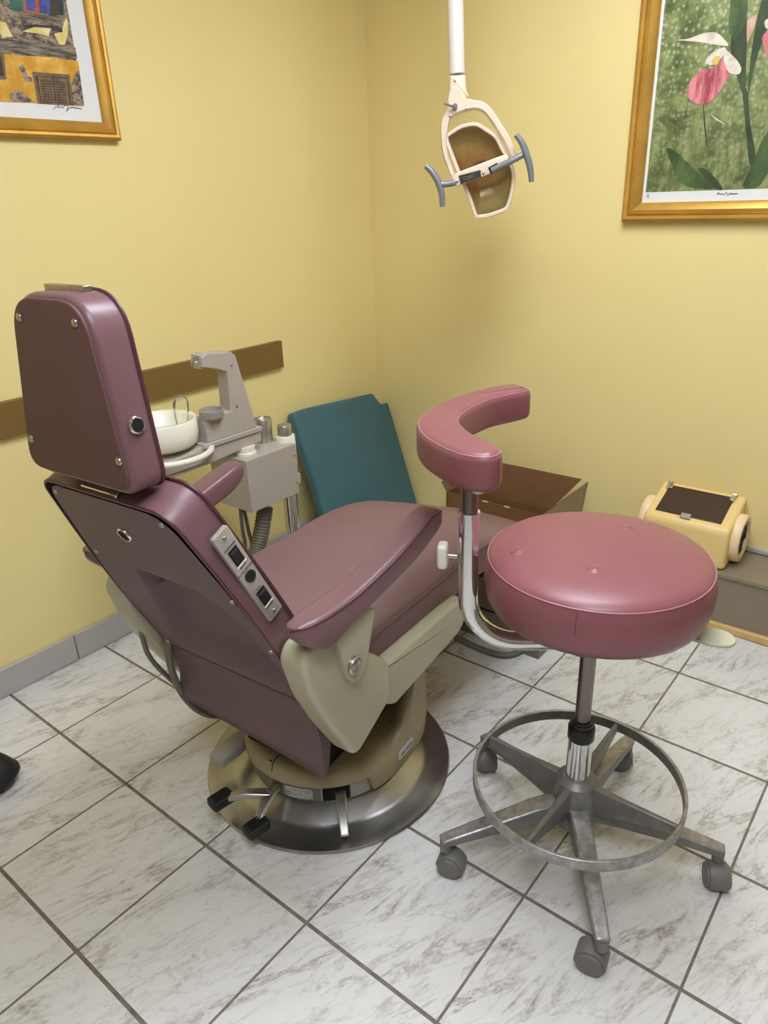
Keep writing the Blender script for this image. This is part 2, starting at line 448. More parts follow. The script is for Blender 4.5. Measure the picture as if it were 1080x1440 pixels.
# grey base tiles along the left wall, in lengths
k = MB()
y = -.004; joint = onx(110, 918, .012).y
edges = [joint + i*.33 for i in range(-5, 6)]
edges = sorted([e for e in edges if RY < e < -.02] + [RY+.002, -.003])
for a, b in zip(edges, edges[1:]):
    k.box((.0005, a+.001, 0.0005), (.0115, b-.001, .098))
struct(k, 'baseboard_left', 'basetile', bevel=.005, seg=3)
k = MB(); a = -3.3
k.box((.0005, a, .793), (.021, -.596, .894)); struct(k, 'trim_1', 'rail', bevel=.0015)

# ceiling lights
M['diffuser'] = emis('light_diffuser', (255, 255, 255), 1.0)
_d = M['diffuser'].node_tree.nodes['Principled BSDF']
_d.inputs['Emission Color'].default_value = (.91, .975, 1.09, 1); _d.inputs['Emission Strength'].default_value = 16.5
def troffer(x, y, lx, ly, lab):
    t = thing('ceiling_light', lab, 'light', (x, y, RZ-.032))
    k = MB()
    for s in (-1, 1):
        k.box((-lx/2, s*ly/2-.02, 0), (lx/2, s*ly/2+.02, .03)); k.box((s*lx/2-.02, -ly/2-.02, 0), (s*lx/2+.02, ly/2+.02, .03))
    k.build('frame', 'white', t)
    k = MB(); k.box((-lx/2+.02, -ly/2+.02, .008), (lx/2-.02, ly/2-.02, .02)); k.build('diffuser', 'diffuser', t)
troffer(1.42, -1.2, .6, 1.2, 'white ceiling light panel nearest the room corner')
troffer(2.15, -2.6, .6, 1.2, 'white ceiling light panel farther from the room corner')

# ------------------------------------------------------------------ pictures
def picture(name, lab, mapf, x0, x1, z0, z1, fw, thick, nrm):
    """mapf(u,v,h): u along the wall, v up, h out of the wall"""
    t = thing(name, lab, 'picture', mapf((x0+x1)/2, z0, 0))
    inv = Matrix.Translation(-t.location)
    k = MB()
    prof = [(0, 0), (0, thick*.8), (fw*.16, thick), (fw*.30, thick*.92), (fw*.36, thick*.74), (fw*.42, thick*.9), (fw*.62, thick*1.0), (fw*.86, thick*.72), (fw, thick*.45), (fw, 0)]
    rings = []
    for d, h in prof:
        rings.append([inv@V(mapf(u, v, h)) for u, v in ((x0+d, z0+d), (x1-d, z0+d), (x1-d, z1-d), (x0+d, z1-d))])
    k.rings(rings, cap0=False, cap1=False)
    k.build('frame', 'gold', t, smooth=28)
    k = MB(); k.prism([(x0+fw*.9, z0+fw*.9), (x1-fw*.9, z0+fw*.9), (x1-fw*.9, z1-fw*.9), (x0+fw*.9, z1-fw*.9)], lambda u, v, h: inv@V(mapf(u, v, h)), .002, .008)
    k.build('mat_board', 'paper', t)
    return t, inv

# left picture: an old facade in watercolour
Lm = lambda u, v, h: V((h, u, v))
LZ0 = 1.566; LY1 = -1.166; LY0 = LY1-.62; LZ1 = LZ0+.8
tL, invL = picture('picture', 'gold framed watercolour of an old ochre house with shutters on the left wall', Lm, LY0, LY1, LZ0, LZ1, .046, .026, None)
def cL(cx, cy, h=.009):
    q = onx(cx/6, cy/6, h); return invL@q
def artpoly(k, mi, pts, h, cf):
    k.mi = mi; n = [cf(x, y, h) for x, y in pts]
    k.face(k.vs(n))
k = MB()
mats = ['p_ochre', 'p_stone', 'p_pale', 'p_beam', 'p_shut', 'p_slat', 'p_green', 'p_blue', 'p_red', 'p_dark']
# whole print first, as masonry
A0 = onx(118.5, 149.5, .0085)
b = [(A0.y, A0.z), (A0.y, LZ1-.1), (LY0+.1, LZ1-.1), (LY0+.1, A0.z)]
k.mi = 1; k.face(k.vs([invL@V((.0085, y_, z_)) for y_, z_ in b]))
H = [.0087+.0003*i for i in range(8)]
artpoly(k, 0, [(-500, 470), (45, 455), (200, 470), (420, 480), (660, 515), (672, 600), (640, 600), (600, 720), (625, 780), (640, 860), (700, 900), (300, 870), (-500, 840)], H[0], cL)
artpoly(k, 1, [(150, 560), (200, 545), (235, 640), (270, 660), (270, 690), (215, 690), (190, 630)], H[1], cL)
artpoly(k, 1, [(75, 800), (130, 755), (200, 780), (290, 865), (95, 855)], H[1], cL)
artpoly(k, 1, [(600, 720), (640, 605), (670, 600), (712, 895), (620, 885)], H[1], cL)
artpoly(k, 3, [(-400, 330), (40, 330), (240, 350), (636, 400), (652, 496), (400, 470), (40, 440), (-400, 430)], H[1], cL)
artpoly(k, 2, [(0, 180), (50, 190), (80, 260), (110, 310), (20, 320), (0, 280)], H[1], cL)
artpoly(k, 2, [(190, 265), (290, 228), (430, 240), (410, 305), (330, 285)], H[2], cL)
artpoly(k, 2, [(545, 150), (572, 170), (575, 280), (545, 380), (500, 375), (455, 285), (520, 270), (535, 210)], H[2], cL)
artpoly(k, 9, [(190, 205), (520, 215), (530, 270), (440, 260), (430, 236), (290, 226), (200, 250)], H[2], cL)
artpoly(k, 3, [(160, 115), (555, 140), (545, 185), (190, 165)], H[3], cL)
artpoly(k, 3, [(180, 160), (225, 165), (225, 210), (185, 205)], H[4], cL)
artpoly(k, 3, [(490, 195), (530, 200), (525, 245), (495, 240)], H[4], cL)
artpoly(k, 6, [(60, -200), (185, -200), (205, 95), (85, 80)], H[3], cL)
artpoly(k, 8, [(185, -200), (330, -200), (330, 118), (205, 100)], H[3], cL)
artpoly(k, 7, [(200, -200), (285, -200), (300, 95), (225, 85)], H[4], cL)
artpoly(k, 7, [(330, -200), (410, -200), (425, 112), (335, 106)], H[4], cL)
artpoly(k, 9, [(410, -200), (515, -200), (535, 125), (425, 130)], H[4], cL)
artpoly(k, 6, [(515, -200), (525, -200), (545, 120), (535, 125)], H[4], cL)
artpoly(k, 4, [(-120, 400), (30, 440), (55, 670), (-60, 670)], H[3], cL)
artpoly(k, 5, [(-60, 470), (10, 480), (30, 640), (-20, 640)], H[4], cL)
artpoly(k, 4, [(272, 605), (588, 630), (625, 890), (318, 872)], H[3], cL)
artpoly(k, 5, [(300, 640), (570, 655), (600, 880), (345, 870)], H[4], cL)
artpoly(k, 4, [(318, 645), (445, 655), (468, 880), (350, 872)], H[5], cL)
artpoly(k, 4, [(452, 655), (565, 665), (590, 885), (478, 880)], H[5], cL)
for i in range(9):
    t0 = i/9; y0 = 672+i*22
    artpoly(k, 5, [(342+t0*26, y0+6), (428+t0*26, y0+12), (429+t0*26, y0+21), (344+t0*26, y0+15)], H[6], cL)
    artpoly(k, 5, [(466+t0*26, y0+12), (545+t0*26, y0+18), (546+t0*26, y0+27), (468+t0*26, y0+21)], H[6], cL)
for i in range(5):
    artpoly(k, 5, [(88, 5+i*16), (190, 14+i*16), (191, 19+i*16), (89, 10+i*16)], H[5], cL)
k.build('print', mats, tL, smooth=10)
k = MB(); k.tube([cL(x, y, .0095) for x, y in [(452, 925), (470, 900), (500, 885), (485, 910), (505, 905), (520, 895), (525, 915), (545, 890), (560, 885), (575, 900), (560, 945), (580, 915), (600, 905), (640, 910), (690, 918)]], .0007, 5)
k.build('signature', 'ink', tL)

# right picture: pink orchid in a meadow
Rm = lambda u, v, h: V((u, -h, v))
RX0 = 1.1; RZ0 = 1.288
tR, invR = picture('picture', 'gold framed print of a pink lady slipper orchid on the right wall', Rm, RX0, RX0+.74, RZ0, RZ0+.95, .058, .03, None)
def cR(cx, cy, h=.009):
    q = ony(860+cx*.22917, cy*.22917, -h); return invR@q
k = MB()
A0 = ony(908, 270.5, -.0085)
k.face(k.vs([invR@V((x_, -.0085, z_)) for x_, z_ in [(A0.x, A0.z), (RX0+.74-.1, A0.z), (RX0+.74-.1, RZ0+.85), (A0.x, RZ0+.85)]]))
mats = ['meadow', 'p_leaf', 'p_leafd', 'p_pouch', 'p_petal', 'p_yel', 'p_pinkpale', 'p_dark']
def sm(pts): return [(q.x, q.y) for q in smooth([V(p) for p in pts], 4, True)]
P = lambda mi, pts, h: artpoly(k, mi, sm(pts), H[h], cR)
P(1, [(335, 910), (400, 935), (480, 1010), (560, 1080), (640, 1155), (480, 1150), (410, 1100), (370, 1010)], 0)
P(2, [(530, 1040), (590, 1045), (680, 1152), (640, 1156)], 1)
P(1, [(805, 1145), (850, 1040), (930, 850), (1010, 760), (1010, 960), (940, 1090), (895, 1146)], 2)
P(2, [(805, 560), (835, 560), (850, 760), (880, 920), (870, 1010), (845, 1000), (830, 860), (815, 700)], 3)
P(2, [(752, -120), (822, -120), (830, 200), (825, 420), (818, 600), (785, 520), (745, 380), (732, 260)], 1)
P(1, [(752, -120), (824, -120), (830, 110), (760, 240), (725, 200), (720, 130)], 2)
P(2, [(905, 60), (960, -60), (960, 140), (900, 330), (860, 480), (838, 590), (845, 440), (870, 240)], 1)
P(6, [(826, 140), (890, 90), (880, 150), (845, 240), (826, 250)], 0)
P(4, [(400, 246), (480, 235), (560, 205), (640, 200), (690, 240), (716, 280), (640, 275), (540, 258)], 2)
P(4, [(575, 380), (620, 320), (690, 290), (700, 320), (650, 380), (610, 400)], 3)
P(3, [(463, 560), (490, 490), (540, 435), (640, 410), (690, 350), (730, 440), (690, 510), (650, 580), (580, 640), (510, 630), (472, 600)], 3)
P(5, [(618, 370), (640, 345), (668, 350), (650, 395), (622, 395)], 4)
P(4, [(692, 300), (720, 320), (770, 370), (796, 420), (780, 455), (730, 450), (700, 410), (688, 350)], 5)
P(3, [(925, 230), (960, 190), (1000, 200), (1000, 340), (960, 350), (935, 290)], 3)
P(4, [(940, 130), (980, 110), (1000, 160), (950, 175)], 4)
artpoly(k, 7, [(560, 645), (566, 645), (575, 760), (590, 900), (584, 900), (566, 760)], H[1], cR)
artpoly(k, 4, [(600, 695), (606, 700), (690, 756), (686, 760), (640, 735)], H[1], cR)
k.build('print', mats, tR, smooth=10)
k = MB(); k.tube([cR(x, y, .0095) for x, y in [(645, 1195), (655, 1180), (665, 1192), (680, 1188), (690, 1195), (705, 1178), (712, 1200), (725, 1185), (745, 1190), (775, 1186)]], .0008, 5)
k.build('signature', 'ink', tR)
k = MB(); k.tube([cR(x, y, .0095) for x, y in [(218, 1210), (222, 1190), (230, 1195), (224, 1208), (228, 1215)]], .0008, 5); k.build('pencil_number', 'ink', tR)

# ------------------------------------------------------------------ low bench along the back wall
t = thing('low_bench', 'low taupe laminate ledge with light wood trim along the right wall', 'bench', (1.2, -.11, 0))
bx0, bx1, byf = 1.25, RX-.002, -.222
k = MB(); k.box((bx0-1.2, byf+.11, .03), (bx1-1.2, .108, .198)); k.build('body', 'laminate', t, bevel=.001)
k = MB(); k.box((bx0-1.2, byf+.104, .198), (bx1-1.2, .108, .2125)); k.build('top_panel', 'laminate', t, bevel=.0015)
k = MB(); k.box((bx0-1.2, byf+.096, .0005), (bx1-1.2, byf+.125, .03)); k.build('wood_trim', 'oak', t, bevel=.006, seg=3)
k = MB(); k.box((1.645, -.012, .2135), (RX-.003, -.001, .232)); struct(k, 'trim_2', 'basetile', bevel=.004)

# x-ray film developer on it
dx0, dx1 = 1.352, 1.634
t = thing('film_developer_box', 'cream plastic daylight film developer box with dark lid on the ledge', 'film processor', (1.49, -.11, .2125))
prof = [(-.098, .001), (.086, .001), (.092, .20), (.080, .206), (-.088, .146), (-.098, .130)]     # y, z
k = MB()
yz = rounded(prof, .014, 5)
W = (dx1-dx0)/2
k.slab(yz, lambda y_, z_, h: V((h, y_, z_)), -W, W, .012, 4)
k.build('body', 'devbody', t, smooth=50)
sl = V((0, .168, .06)).normalized(); nn = V((0, -.06, .168)).normalized()
fr = frame((0, -.088, .1475), (1, 0, 0), sl, nn)
k = MB(); k.box((-.112, .018, -.002), (.105, .160, .0022), fr); k.build('lid', 'amber', t, bevel=.001)
k = MB(); k.box((-.024, .003, .0022), (.008, .026, .007), fr); k.build('latch', 'unitdark', t, bevel=.001)
for s in (-.112, .105):
    k = MB(); k.box((s-.006, .134, .001), (s+.004, .170, .009), fr); k.cyl(fr@V((s-.008, .168, .008)), fr@V((s+.008, .168, .008)), .005, 10)
    k.box((s-.012 if s > 0 else s+.004, .14, .001), (s-.002 if s > 0 else s+.014, .16, .006), fr)
    k.build('hinge', 'bolt', t, bevel=.001)
for s in (-1, 1):
    k = MB(); mt = frame((s*(W-.002), .002, .088), (0, 1, 0), (0, 0, 1), (s, 0, 0)) @ Matrix.Diagonal((1, 1.05, 1, 1))
    k.lathe([(.077, 0), (.079, .006), (.079, .022), (.074, .029), (.061, .029), (.058, .022), (.058, .006)], 40, mt, cap1=False)
    ring = k.build('sleeve_ring', 'devring', t, smooth=50)
    k = MB(); k.lathe([(.06, .003), (.058, .012), (.05, .022), (.04, .012), (.026, .024), (.012, .014), (.003, .016)], 26, mt)
    for v in k.bm.verts: v.co += V((random.uniform(-.003, .003), random.uniform(-.003, .003), random.uniform(-.003, .003)))
    k.build('dark_sleeve', 'black', ring)

# cardboard box on the floor
t = thing('cardboard_box', 'long open brown cardboard box with raised flaps behind the foot of the chair', 'box', (.75, -.17, 0))
zt = .25; xl, xr, yf, yb = -.225, .215, -.038, .038; th = .004
k = MB()
k.box((xl, yf, .001), (xr, yb, .005))
k.box((xl, yf, .004), (xl+th, yb, zt)); k.box((xr-th, yf, .004), (xr, yb, zt)); k.box((xl, yf, .004), (xr, yf+th, zt)); k.box((xl, yb-th, .004), (xr, yb, zt))
k.build('body', 'card', t)
def flap(name, pts, m='card', th=.004):
    k = MB(); P = [V(p) for p in pts]; n = (P[1]-P[0]).cross(P[2]-P[0]).normalized()*th/2
    k.rings([[p-n for p in P], [p+n for p in P]]); return k.build(name, m, t)
flap('back_flap', [(xl, yb, zt), (xr, yb, zt), (xr+.108, yb+.02, zt+.142), (xl+.0, yb+.02, zt+.138)])
flap('right_flap', [(xr, yf, zt), (xr, yb, zt), (xr+.140, yb+.004, zt+.142), (xr+.158, yf-.0, zt+.050)], 'cardout')
flap('left_flap', [(xl, yf+.004, zt), (xl, yb-.004, zt), (xl-.02, yb+.01, zt+.045), (xl-.025, yf+.0, zt+.04)], 'cardout')
for x in (-.05, .05):
    k = MB(); k.box((x, yf-.003, zt-.003), (x+.026, yf+.004, zt+.002)); k.build('torn_crease', 'cardedge', t, bevel=.001)

# teal cushion leaning in the corner
A = V((.052, -.6, .613)); e1 = V((0, 1, 0)); dn = V((.34, 0, -1)).normalized(); nn = e1.cross(dn) * -1
if nn.x < 0: nn = -nn
def tp(px, py):
    q = on_plane(px, py, A, nn)-A; return (q.dot(e1), q.dot(dn))
outl = [tp(412, 581), (tp(430, 574)), tp(525, 552.5), tp(537, 569), tp(552, 563)]
br = (outl[4][0]-.0, .642); bl = (.0, .636)
outl = outl+[br, bl]
outl = [(min(p[0], .578), p[1]) for p in outl]
t = thing('loose_cushion', 'teal vinyl cushion leaning upright in the room corner', 'cushion', (.2, -.3, 0))
k = MB(); inv = Matrix.Translation((-.2, .3, 0))
o2 = rounded(outl, [.02, .03, .012, .02, .012, .02, .02], 4)
k.slab(o2, lambda x, y, h: inv@(A+e1*x+dn*y+nn*h), -.05, 0, .014, 4)
k.build('cover', 'teal', t, smooth=60)
k = MB(); o3 = inset(o2 if area(o2) > 0 else o2[::-1], .004)
k.tube([inv@(A+e1*x+dn*y-nn*.006) for x, y in o3], .0025, 6, closed=True); k.build('piping', 'teal', t)

# utility box and hose on the floor in front of the ledge
t = thing('utility_box', 'grey brown steel floor box under the foot end of the dental chair', 'box', (1.05, -.66, 0))
k = MB(); k.box((-.24, -.075, .001), (.19, .075, .112)); k.build('body', 'ubox', t, bevel=.002)
k = MB(); k.box((-.235, -.07, .112), (.185, .07, .119)); k.build('gap', 'dark', t)
k = MB(); k.box((-.24, -.075, .119), (.19, .075, .235)); k.build('cover', 'ubox', t, bevel=.003)
pts = [onz(x, y, .011) for x, y in [(600, 868), (625, 887), (645, 898), (670, 910), (695, 919), (715, 921), (728, 917), (736, 912)]]
k = MB(); k.tube(smooth(pts, 5), .010, 10); tag(k.build('floor_hose', 'hose'), 'grey rubber hose lying on the floor beside the steel floor box', 'hose')

# cotton swab
t = thing('cotton_swab', 'thin white cotton swab lying on the floor tiles near the left edge', 'cotton swab', onz(95, 1115, 0))
a, b = onz(75, 1127, .003)-t.location, onz(116, 1103, .003)-t.location
k = MB(); k.tube([a, b], .0019, 8); k.build('stick', 'white', t)
for p, q in ((a, b), (b, a)):
    k = MB(); d = (q-p).normalized(); k.tube([p-d*.001, p+d*.003, p+d*.010, p+d*.013], [.0014, .0031, .0029, .0015], 10); k.build('cotton_tip', 'paper', t)

# leg with black ferrule at the left edge
base = onz(2, 1104, 0)
t = thing('metal_stand', 'grey metal stand leg with wide black rubber foot cut off at the left edge', 'stand', base)
ax = (V((-.30, -.26, 1))).normalized(); xx = V((0, 1, 0)).cross(ax).normalized()
mt = frame((0, 0, .012), xx, ax.cross(xx), ax)
k = MB(); k.lathe([(.050, -.002), (.058, .004), (.060, .014), (.050, .045), (.038, .076), (.029, .096), (.026, .098)], 32, mt); k.build('rubber_foot', 'rubber', t, smooth=50)
k = MB(); k.lathe([(.022, .08), (.022, .40)], 20, mt); k.build('leg', 'pale', t)
top = mt@V((0, 0, .39))
for e in ((-.13, -.50, .012), (.16, -.55, .012)):
    k = MB(); k.tube([top, V(e)], .016, 14); k.build('leg', 'pale', t)

# ------------------------------------------------------------------ dental chair
CA = math.radians(94.05); CO = V((.999, -1.469, 0))
CU = V((math.cos(CA), math.sin(CA), 0)); CV = V((-math.sin(CA), math.cos(CA), 0))
def toloc(X): d = X-CO; return V((d.dot(CU), d.dot(CV), d.z))
def onw(px, py, w): return toloc(on_plane(px, py, CO+CV*w, CV))
def onzl(px, py, z): return toloc(onz(px, py, z))
ch = thing('dental_chair', 'mauve vinyl dental chair with reclined back on round steel base', 'dental chair', CO, CA)

# base
k = MB(); k.lathe([(.304, .001), (.322, .003), (.324, .007), (.321, .011), (.304, .013), (.262, .014), (.250, .019), (.215, .040), (.185, .050), (.12, .052)], 96)
k.build('base_plate', 'steel', ch, smooth=25)
k = MB(); k.lathe([(.206, .046), (.208, .05), (.208, .094), (.204, .098)], 72); k.build('base_skirt', 'grey', ch)
# tan cover with the raised boot towards the front
def cover_xy(i, e):
    a = 2*PI*i/72; c, s_ = math.cos(a), math.sin(a)
    r = .214+e
    if c > 0: return V((( .285+e)*abs(c)**.62, math.copysign((.212+e)*abs(s_)**.82, s_), 0))
    return V((r*c, math.copysign(r*abs(s_)**(1-.18*max(0, 1+c*3)), s_) if c > -.33 else r*s_, 0))
def sstep(x): x = max(0, min(1, x)); return x*x*(3-2*x)
def cover_ring(e, z, x0=None, H_=.27):
    out = []
    for i in range(72):
        p = cover_xy(i, e); out.append(V((p.x, p.y, z+(H_*sstep((p.x-x0)/.15) if x0 is not None else 0))))
    return out
_as = math.atan2(*reversed(onzl(517, 1103, .07).xy))
def low_ring(e):
    out = []
    for p in cover_ring(e, .05):
        a = math.atan2(p.y, p.x); out.append(V((p.x, p.y, .0955 if (a < _as or a > 2.2) else .05)))
    return out
k = MB()
k.rings([low_ring(-.02), low_ring(.0), cover_ring(.004, .100), cover_ring(.0, .118, .03), cover_ring(-.012, .130, .03), cover_ring(-.03, .134, .04), cover_ring(-.06, .137, .07, .2), cover_ring(-.10, .138, .09, .1), cover_ring(-.16, .138)])
k.build('base_cover', 'tan', ch, smooth=50)
k = MB(); k.box((-.17, -.12, .134), (.14, .12, .44)); k.build('lift_mechanism', 'dark', ch)
# badge on the boot side of the cover
def onskirt(ang, r, z): return V((r*math.cos(ang), r*math.sin(ang), z))
def curved_plate(name, a0, a1, r, z0, z1, th, m, parent, n=10, front=0.):
    k = MB(); rings = []
    for i in range(n+1):
        a = a0+(a1-a0)*i/n; c = max(0, math.cos(a))
        def pt(rr, z): return V((rr*math.cos(a)*(1+front*c), rr*math.sin(a), z))
        rings.append([pt(r, z0), pt(r+th, z0), pt(r+th, z1), pt(r, z1)])
    k.rings(rings); return k.build(name, m, parent, bevel=.0008)
def ang_at(px, py, z):
    q = onzl(px, py, z); return math.atan2(q.y, q.x)
pA, pB = onzl(561, 1064, .108), onzl(589, 1036, .108)
pA.z = pB.z = 0
def snap(p):
    b_ = min((cover_xy(i, .004) for i in range(72)), key=lambda q: (q-p).length)
    return b_
sA, sB = snap(pA), snap(pB); tanv = (sB-sA).normalized(); n_ = tanv.cross(V((0, 0, 1))).normalized()
c = (sA+sB)/2; c.z = .096
dmax = max((q-c).dot(n_) for q in [cover_xy(i, .004) for i in range(72)] if abs((q-c).dot(tanv)) < .035)
fr = frame(c+n_*(dmax+.0005), tanv, (0, 0, 1), n_)
bw_ = min(.034, (pB-pA).length/2)
k = MB(); k.box((-bw_, -.012, -.006), (bw_, .012, .003), fr); bd = k.build('maker_badge', 'label', ch, bevel=.0008)
text('badge_lettering', 'Den-Tal-Ez', .0125, 'ink', fr@Matrix.Translation((0, 0, .0032)), bd)
# steel band with rating plate, slot and lever at the back of the skirt
a0, a1 = ang_at(392, 1103, .07), ang_at(450, 1112, .07)
curved_plate('skirt_band', ang_at(388, 1096, .07), ang_at(452, 1110, .07), .2075, .05, .0945, .002, 'unitdark', ch)
curved_plate('skirt_band', ang_at(492, 1110, .07), ang_at(515, 1102, .07), .2075, .05, .0945, .002, 'unitdark', ch)
curved_plate('slot', ang_at(452, 1112, .07), ang_at(492, 1112, .07), .207, .05, .090, .0012, 'dark', ch)
rp = curved_plate('rating_plate', ang_at(404, 1106, .07), ang_at(441, 1114, .07), .2097, .056, .088, .0012, 'label', ch)
k = MB()
A0_, A1_ = ang_at(404, 1106, .07), ang_at(441, 1114, .07)
def rpt(u, v, r=.2112): a = A0_+(A1_-A0_)*u; return onskirt(a, r, .056+.032*v)
for v in (.86, .72, .55, .40, .26):
    for u0, u1 in ((.30, .48), (.54, .66), (.72, .92)):
        if random.random() < .85: k.tube([rpt(u0, v), rpt((u0+u1)/2, v), rpt(u1, v)], .0004, 4)
k.tube([rpt(.16+.07*math.cos(a), .34+.14*math.sin(a)) for a in [i*PI/8 for i in range(17)]], .0007, 5)
k.tube([rpt(u, v) for u, v in [(.04, .06), (.96, .06), (.96, .94), (.04, .94), (.04, .06)]], .0006, 5)
k.build('plate_markings', 'ink', rp)
k = MB(); a = onzl(477, 1100, .075); b = onzl(485, 1176, .032)
mid = a.lerp(b, .55)+V((0, 0, .012))
k.flatbar([a*.92+V((0, 0, .005)), a, mid, b], [.03, .03, .024, .020], [.012, .013, .012, .012]); k.build('foot_lever', 'alu', ch, bevel=.003, seg=3)
# left cast pedal
k = MB(); p0 = onzl(347, 1034, .085); p1 = onzl(302, 1072, .075); p2 = onzl(333, 1012, .085)
k.flatbar([p0*.75+V((0, 0, .02)), p0, p0.lerp(p1, .5), p1], [.062, .062, .056, .05], [.03, .032, .032, .03]); k.build('cast_pedal', 'unitdark', ch, bevel=.008, seg=3)
# forked foot control with two black pads
pa, pb = onzl(397, 1098, .078), onzl(378, 1116, .078)
q1, q2 = onzl(311, 1124, .07), onzl(361, 1163, .055)
k = MB(); k.tube([pa*.85, pa, pb], .011, 14); k.build('pedal_shaft', 'bolt', ch)
k = MB(); k.flatbar([pb+(pa-pb)*.6, pb, pb.lerp(q1, .5)+V((0, 0, .01)), q1], [.026, .028, .022, .018], .014); k.flatbar([pb+(pa-pb)*.6, pb, pb.lerp(q2, .45)+V((0, 0, .008)), q2], [.026, .028, .022, .018], .014)
k.build('pedal_fork', 'alu', ch, bevel=.003, seg=2)
ld = onzl(328, 1110, .075)-onzl(293, 1132, .075); ld.z = 0; ld.normalize()
for q in (q1, q2):
    up = V((0, 0, 1)); fr = frame(q, ld, up.cross(ld), up)
    k = MB(); k.slab(rounded([(-.029, -.020), (.029, -.020), (.029, .020), (-.029, .020)], .008, 4), lambda x, y, h: fr@V((x, y, h)), -.013, .013, .006, 3)
    pad = k.build('pedal_pad', 'rubber', ch, smooth=50)
    k = MB()
    for i in range(5): y_ = -.012+i*.006; k.box((-.02, y_-.0013, .0135), (.02, y_+.0013, .0155), fr)
    k.build('pad_ribs', 'rubber', pad)
# screws on the cover
for q in [onzl(379.5, 1071, .137), onzl(398, 1052, .138)]:
    k = MB(); k.lathe([(.005, 0), (.005, .002), (.003, .0035)], 12, Matrix.Translation(q)); k.build('screw', 'bolt', ch)
k = MB(); sm_pts = [onzl(382, 1084, .133), onzl(385, 1070, .138), onzl(396, 1058, .139), onzl(408, 1046, .139)]
k.tube(smooth(sm_pts, 4), .0012, 6); k.build('cover_seam', 'ink', ch)

# seat frame: side rails under the seat, side shields
for s in (-1, 1):
    pl = [(-.355, .655), (-.378, .625), (-.355, .535), (-.31, .44), (-.245, .328), (-.225, .325), (-.105, .385), (-.108, .482), (-.20, .565), (-.27, .64)]
    pl = rounded(pl, [.03, .03, .03, .02, .02, .02, .02, .02, .03, .03], 5)
    k = MB(); k.slab(pl, lambda x, y, h: V((x, s*h, y)), .225, .288, .012, 4); k.build('side_shield', 'cream', ch, smooth=40)
    rail = rounded([(-.12, .37), (-.12, .470), (.16, .468), (.24, .462), (.242, .40), (.215, .375), (-.08, .345)], [0, .005, .01, .01, .02, .02, .01], 4)
    k = MB(); k.slab(rail, lambda x, y, h: V((x, s*h, y)), .235, .280, .009, 4); k.build('seat_rail', 'cream', ch, smooth=40)
k = MB(); k.box((-.16, -.236, .385), (.22, .236, .435)); k.build('seat_pan', 'cream', ch, bevel=.01)
# seat and leg rest cushion: one long upholstered cushion
spine = smooth([V((-.215, .492)), V((-.1, .488)), V((.15, .490)), V((.36, .494)), (V((.52, .466))), V((.72, .388)), V((.935, .300))], 6)
k = MB(); rings = []; seamL = []; seamR = []
n = len(spine)
hw_of = lambda u: .246-.0*u
for i, q in enumerate(spine):
    t_ = (spine[min(i+1, n-1)]-spine[max(i-1, 0)]).normalized(); nn2 = V((-t_.y, t_.x)); u = i/(n-1)
    hw = .246; th = .112 - .02*u
    endf = 1.0
    d0 = min(u, 1-u)*1.25
    if i == 0 or i == n-1: hw -= .018; th -= .03
    elif i == 1 or i == n-2: hw -= .004; th -= .006
    if u > .9: hw -= .03*((u-.9)/.1)**2
    sec = []
    r = min(.022, th*.3); crown = .016
    pr = []
    for c0, (cx, cy) in enumerate(((1, -1), (1, 1), (-1, 1), (-1, -1))):
        for j in range(5):
            a = {0: -PI/2, 1: 0, 2: PI/2, 3: PI}[c0] + PI/2*j/4
            pr.append((cx*(hw-r)+r*math.cos(a), cy*(th/2-r)+r*math.sin(a)))
        if c0 == 1:
            for j in range(1, 10):
                f = 1-2*j/10; pr.append((f*(hw-r), th/2+crown*(1-abs(f)**2.2)))
    rings.append([V((q.x+nn2.x*b, a, q.y+nn2.y*b)) for a, b in pr])
    seamR.append(V((q.x+nn2.x*(th/2-.012), -hw-.0003, q.y+nn2.y*(th/2-.012)))); seamL.append(V((q.x+nn2.x*(th/2-.012), hw+.0003, q.y+nn2.y*(th/2-.012))))
k.rings(rings); seat = k.build('seat_cushion', 'vinylseat', ch, smooth=60)
k = MB(); k.tube(seamR[1:-1], .0032, 7); k.tube(seamL[1:-1], .0032, 7); k.build('piping', 'vinyl', seat)

# backrest: frame with t up along the panel, n forward
KB = -.468
bt = V((KB, 0, 1)).normalized(); bn = V((1, 0, -KB)).normalized(); B0 = V((-.515, 0, .928))
def bk(w, tz, n): return B0 + bt*(tz) + V((0, w, 0)) + bn*n          # tz measured along the panel from z=.928
def tz(z): return (z-.928)*math.sqrt(1+KB*KB)
def bloc(X):
    d = X-B0; return (d.y, d.dot(bt), d.dot(bn))
pan = [(-.137, .943), (-.165, .915), (-.203, .767), (-.225, .62), (-.208, .455), (.208, .455), (.222, .62), (.199, .767), (.165, .915), (.137, .943)]
pan2 = rounded([(w, tz(z)) for w, z in pan], [.04, .04, .08, .08, .0, .0, .08, .08, .04, .04], 6)
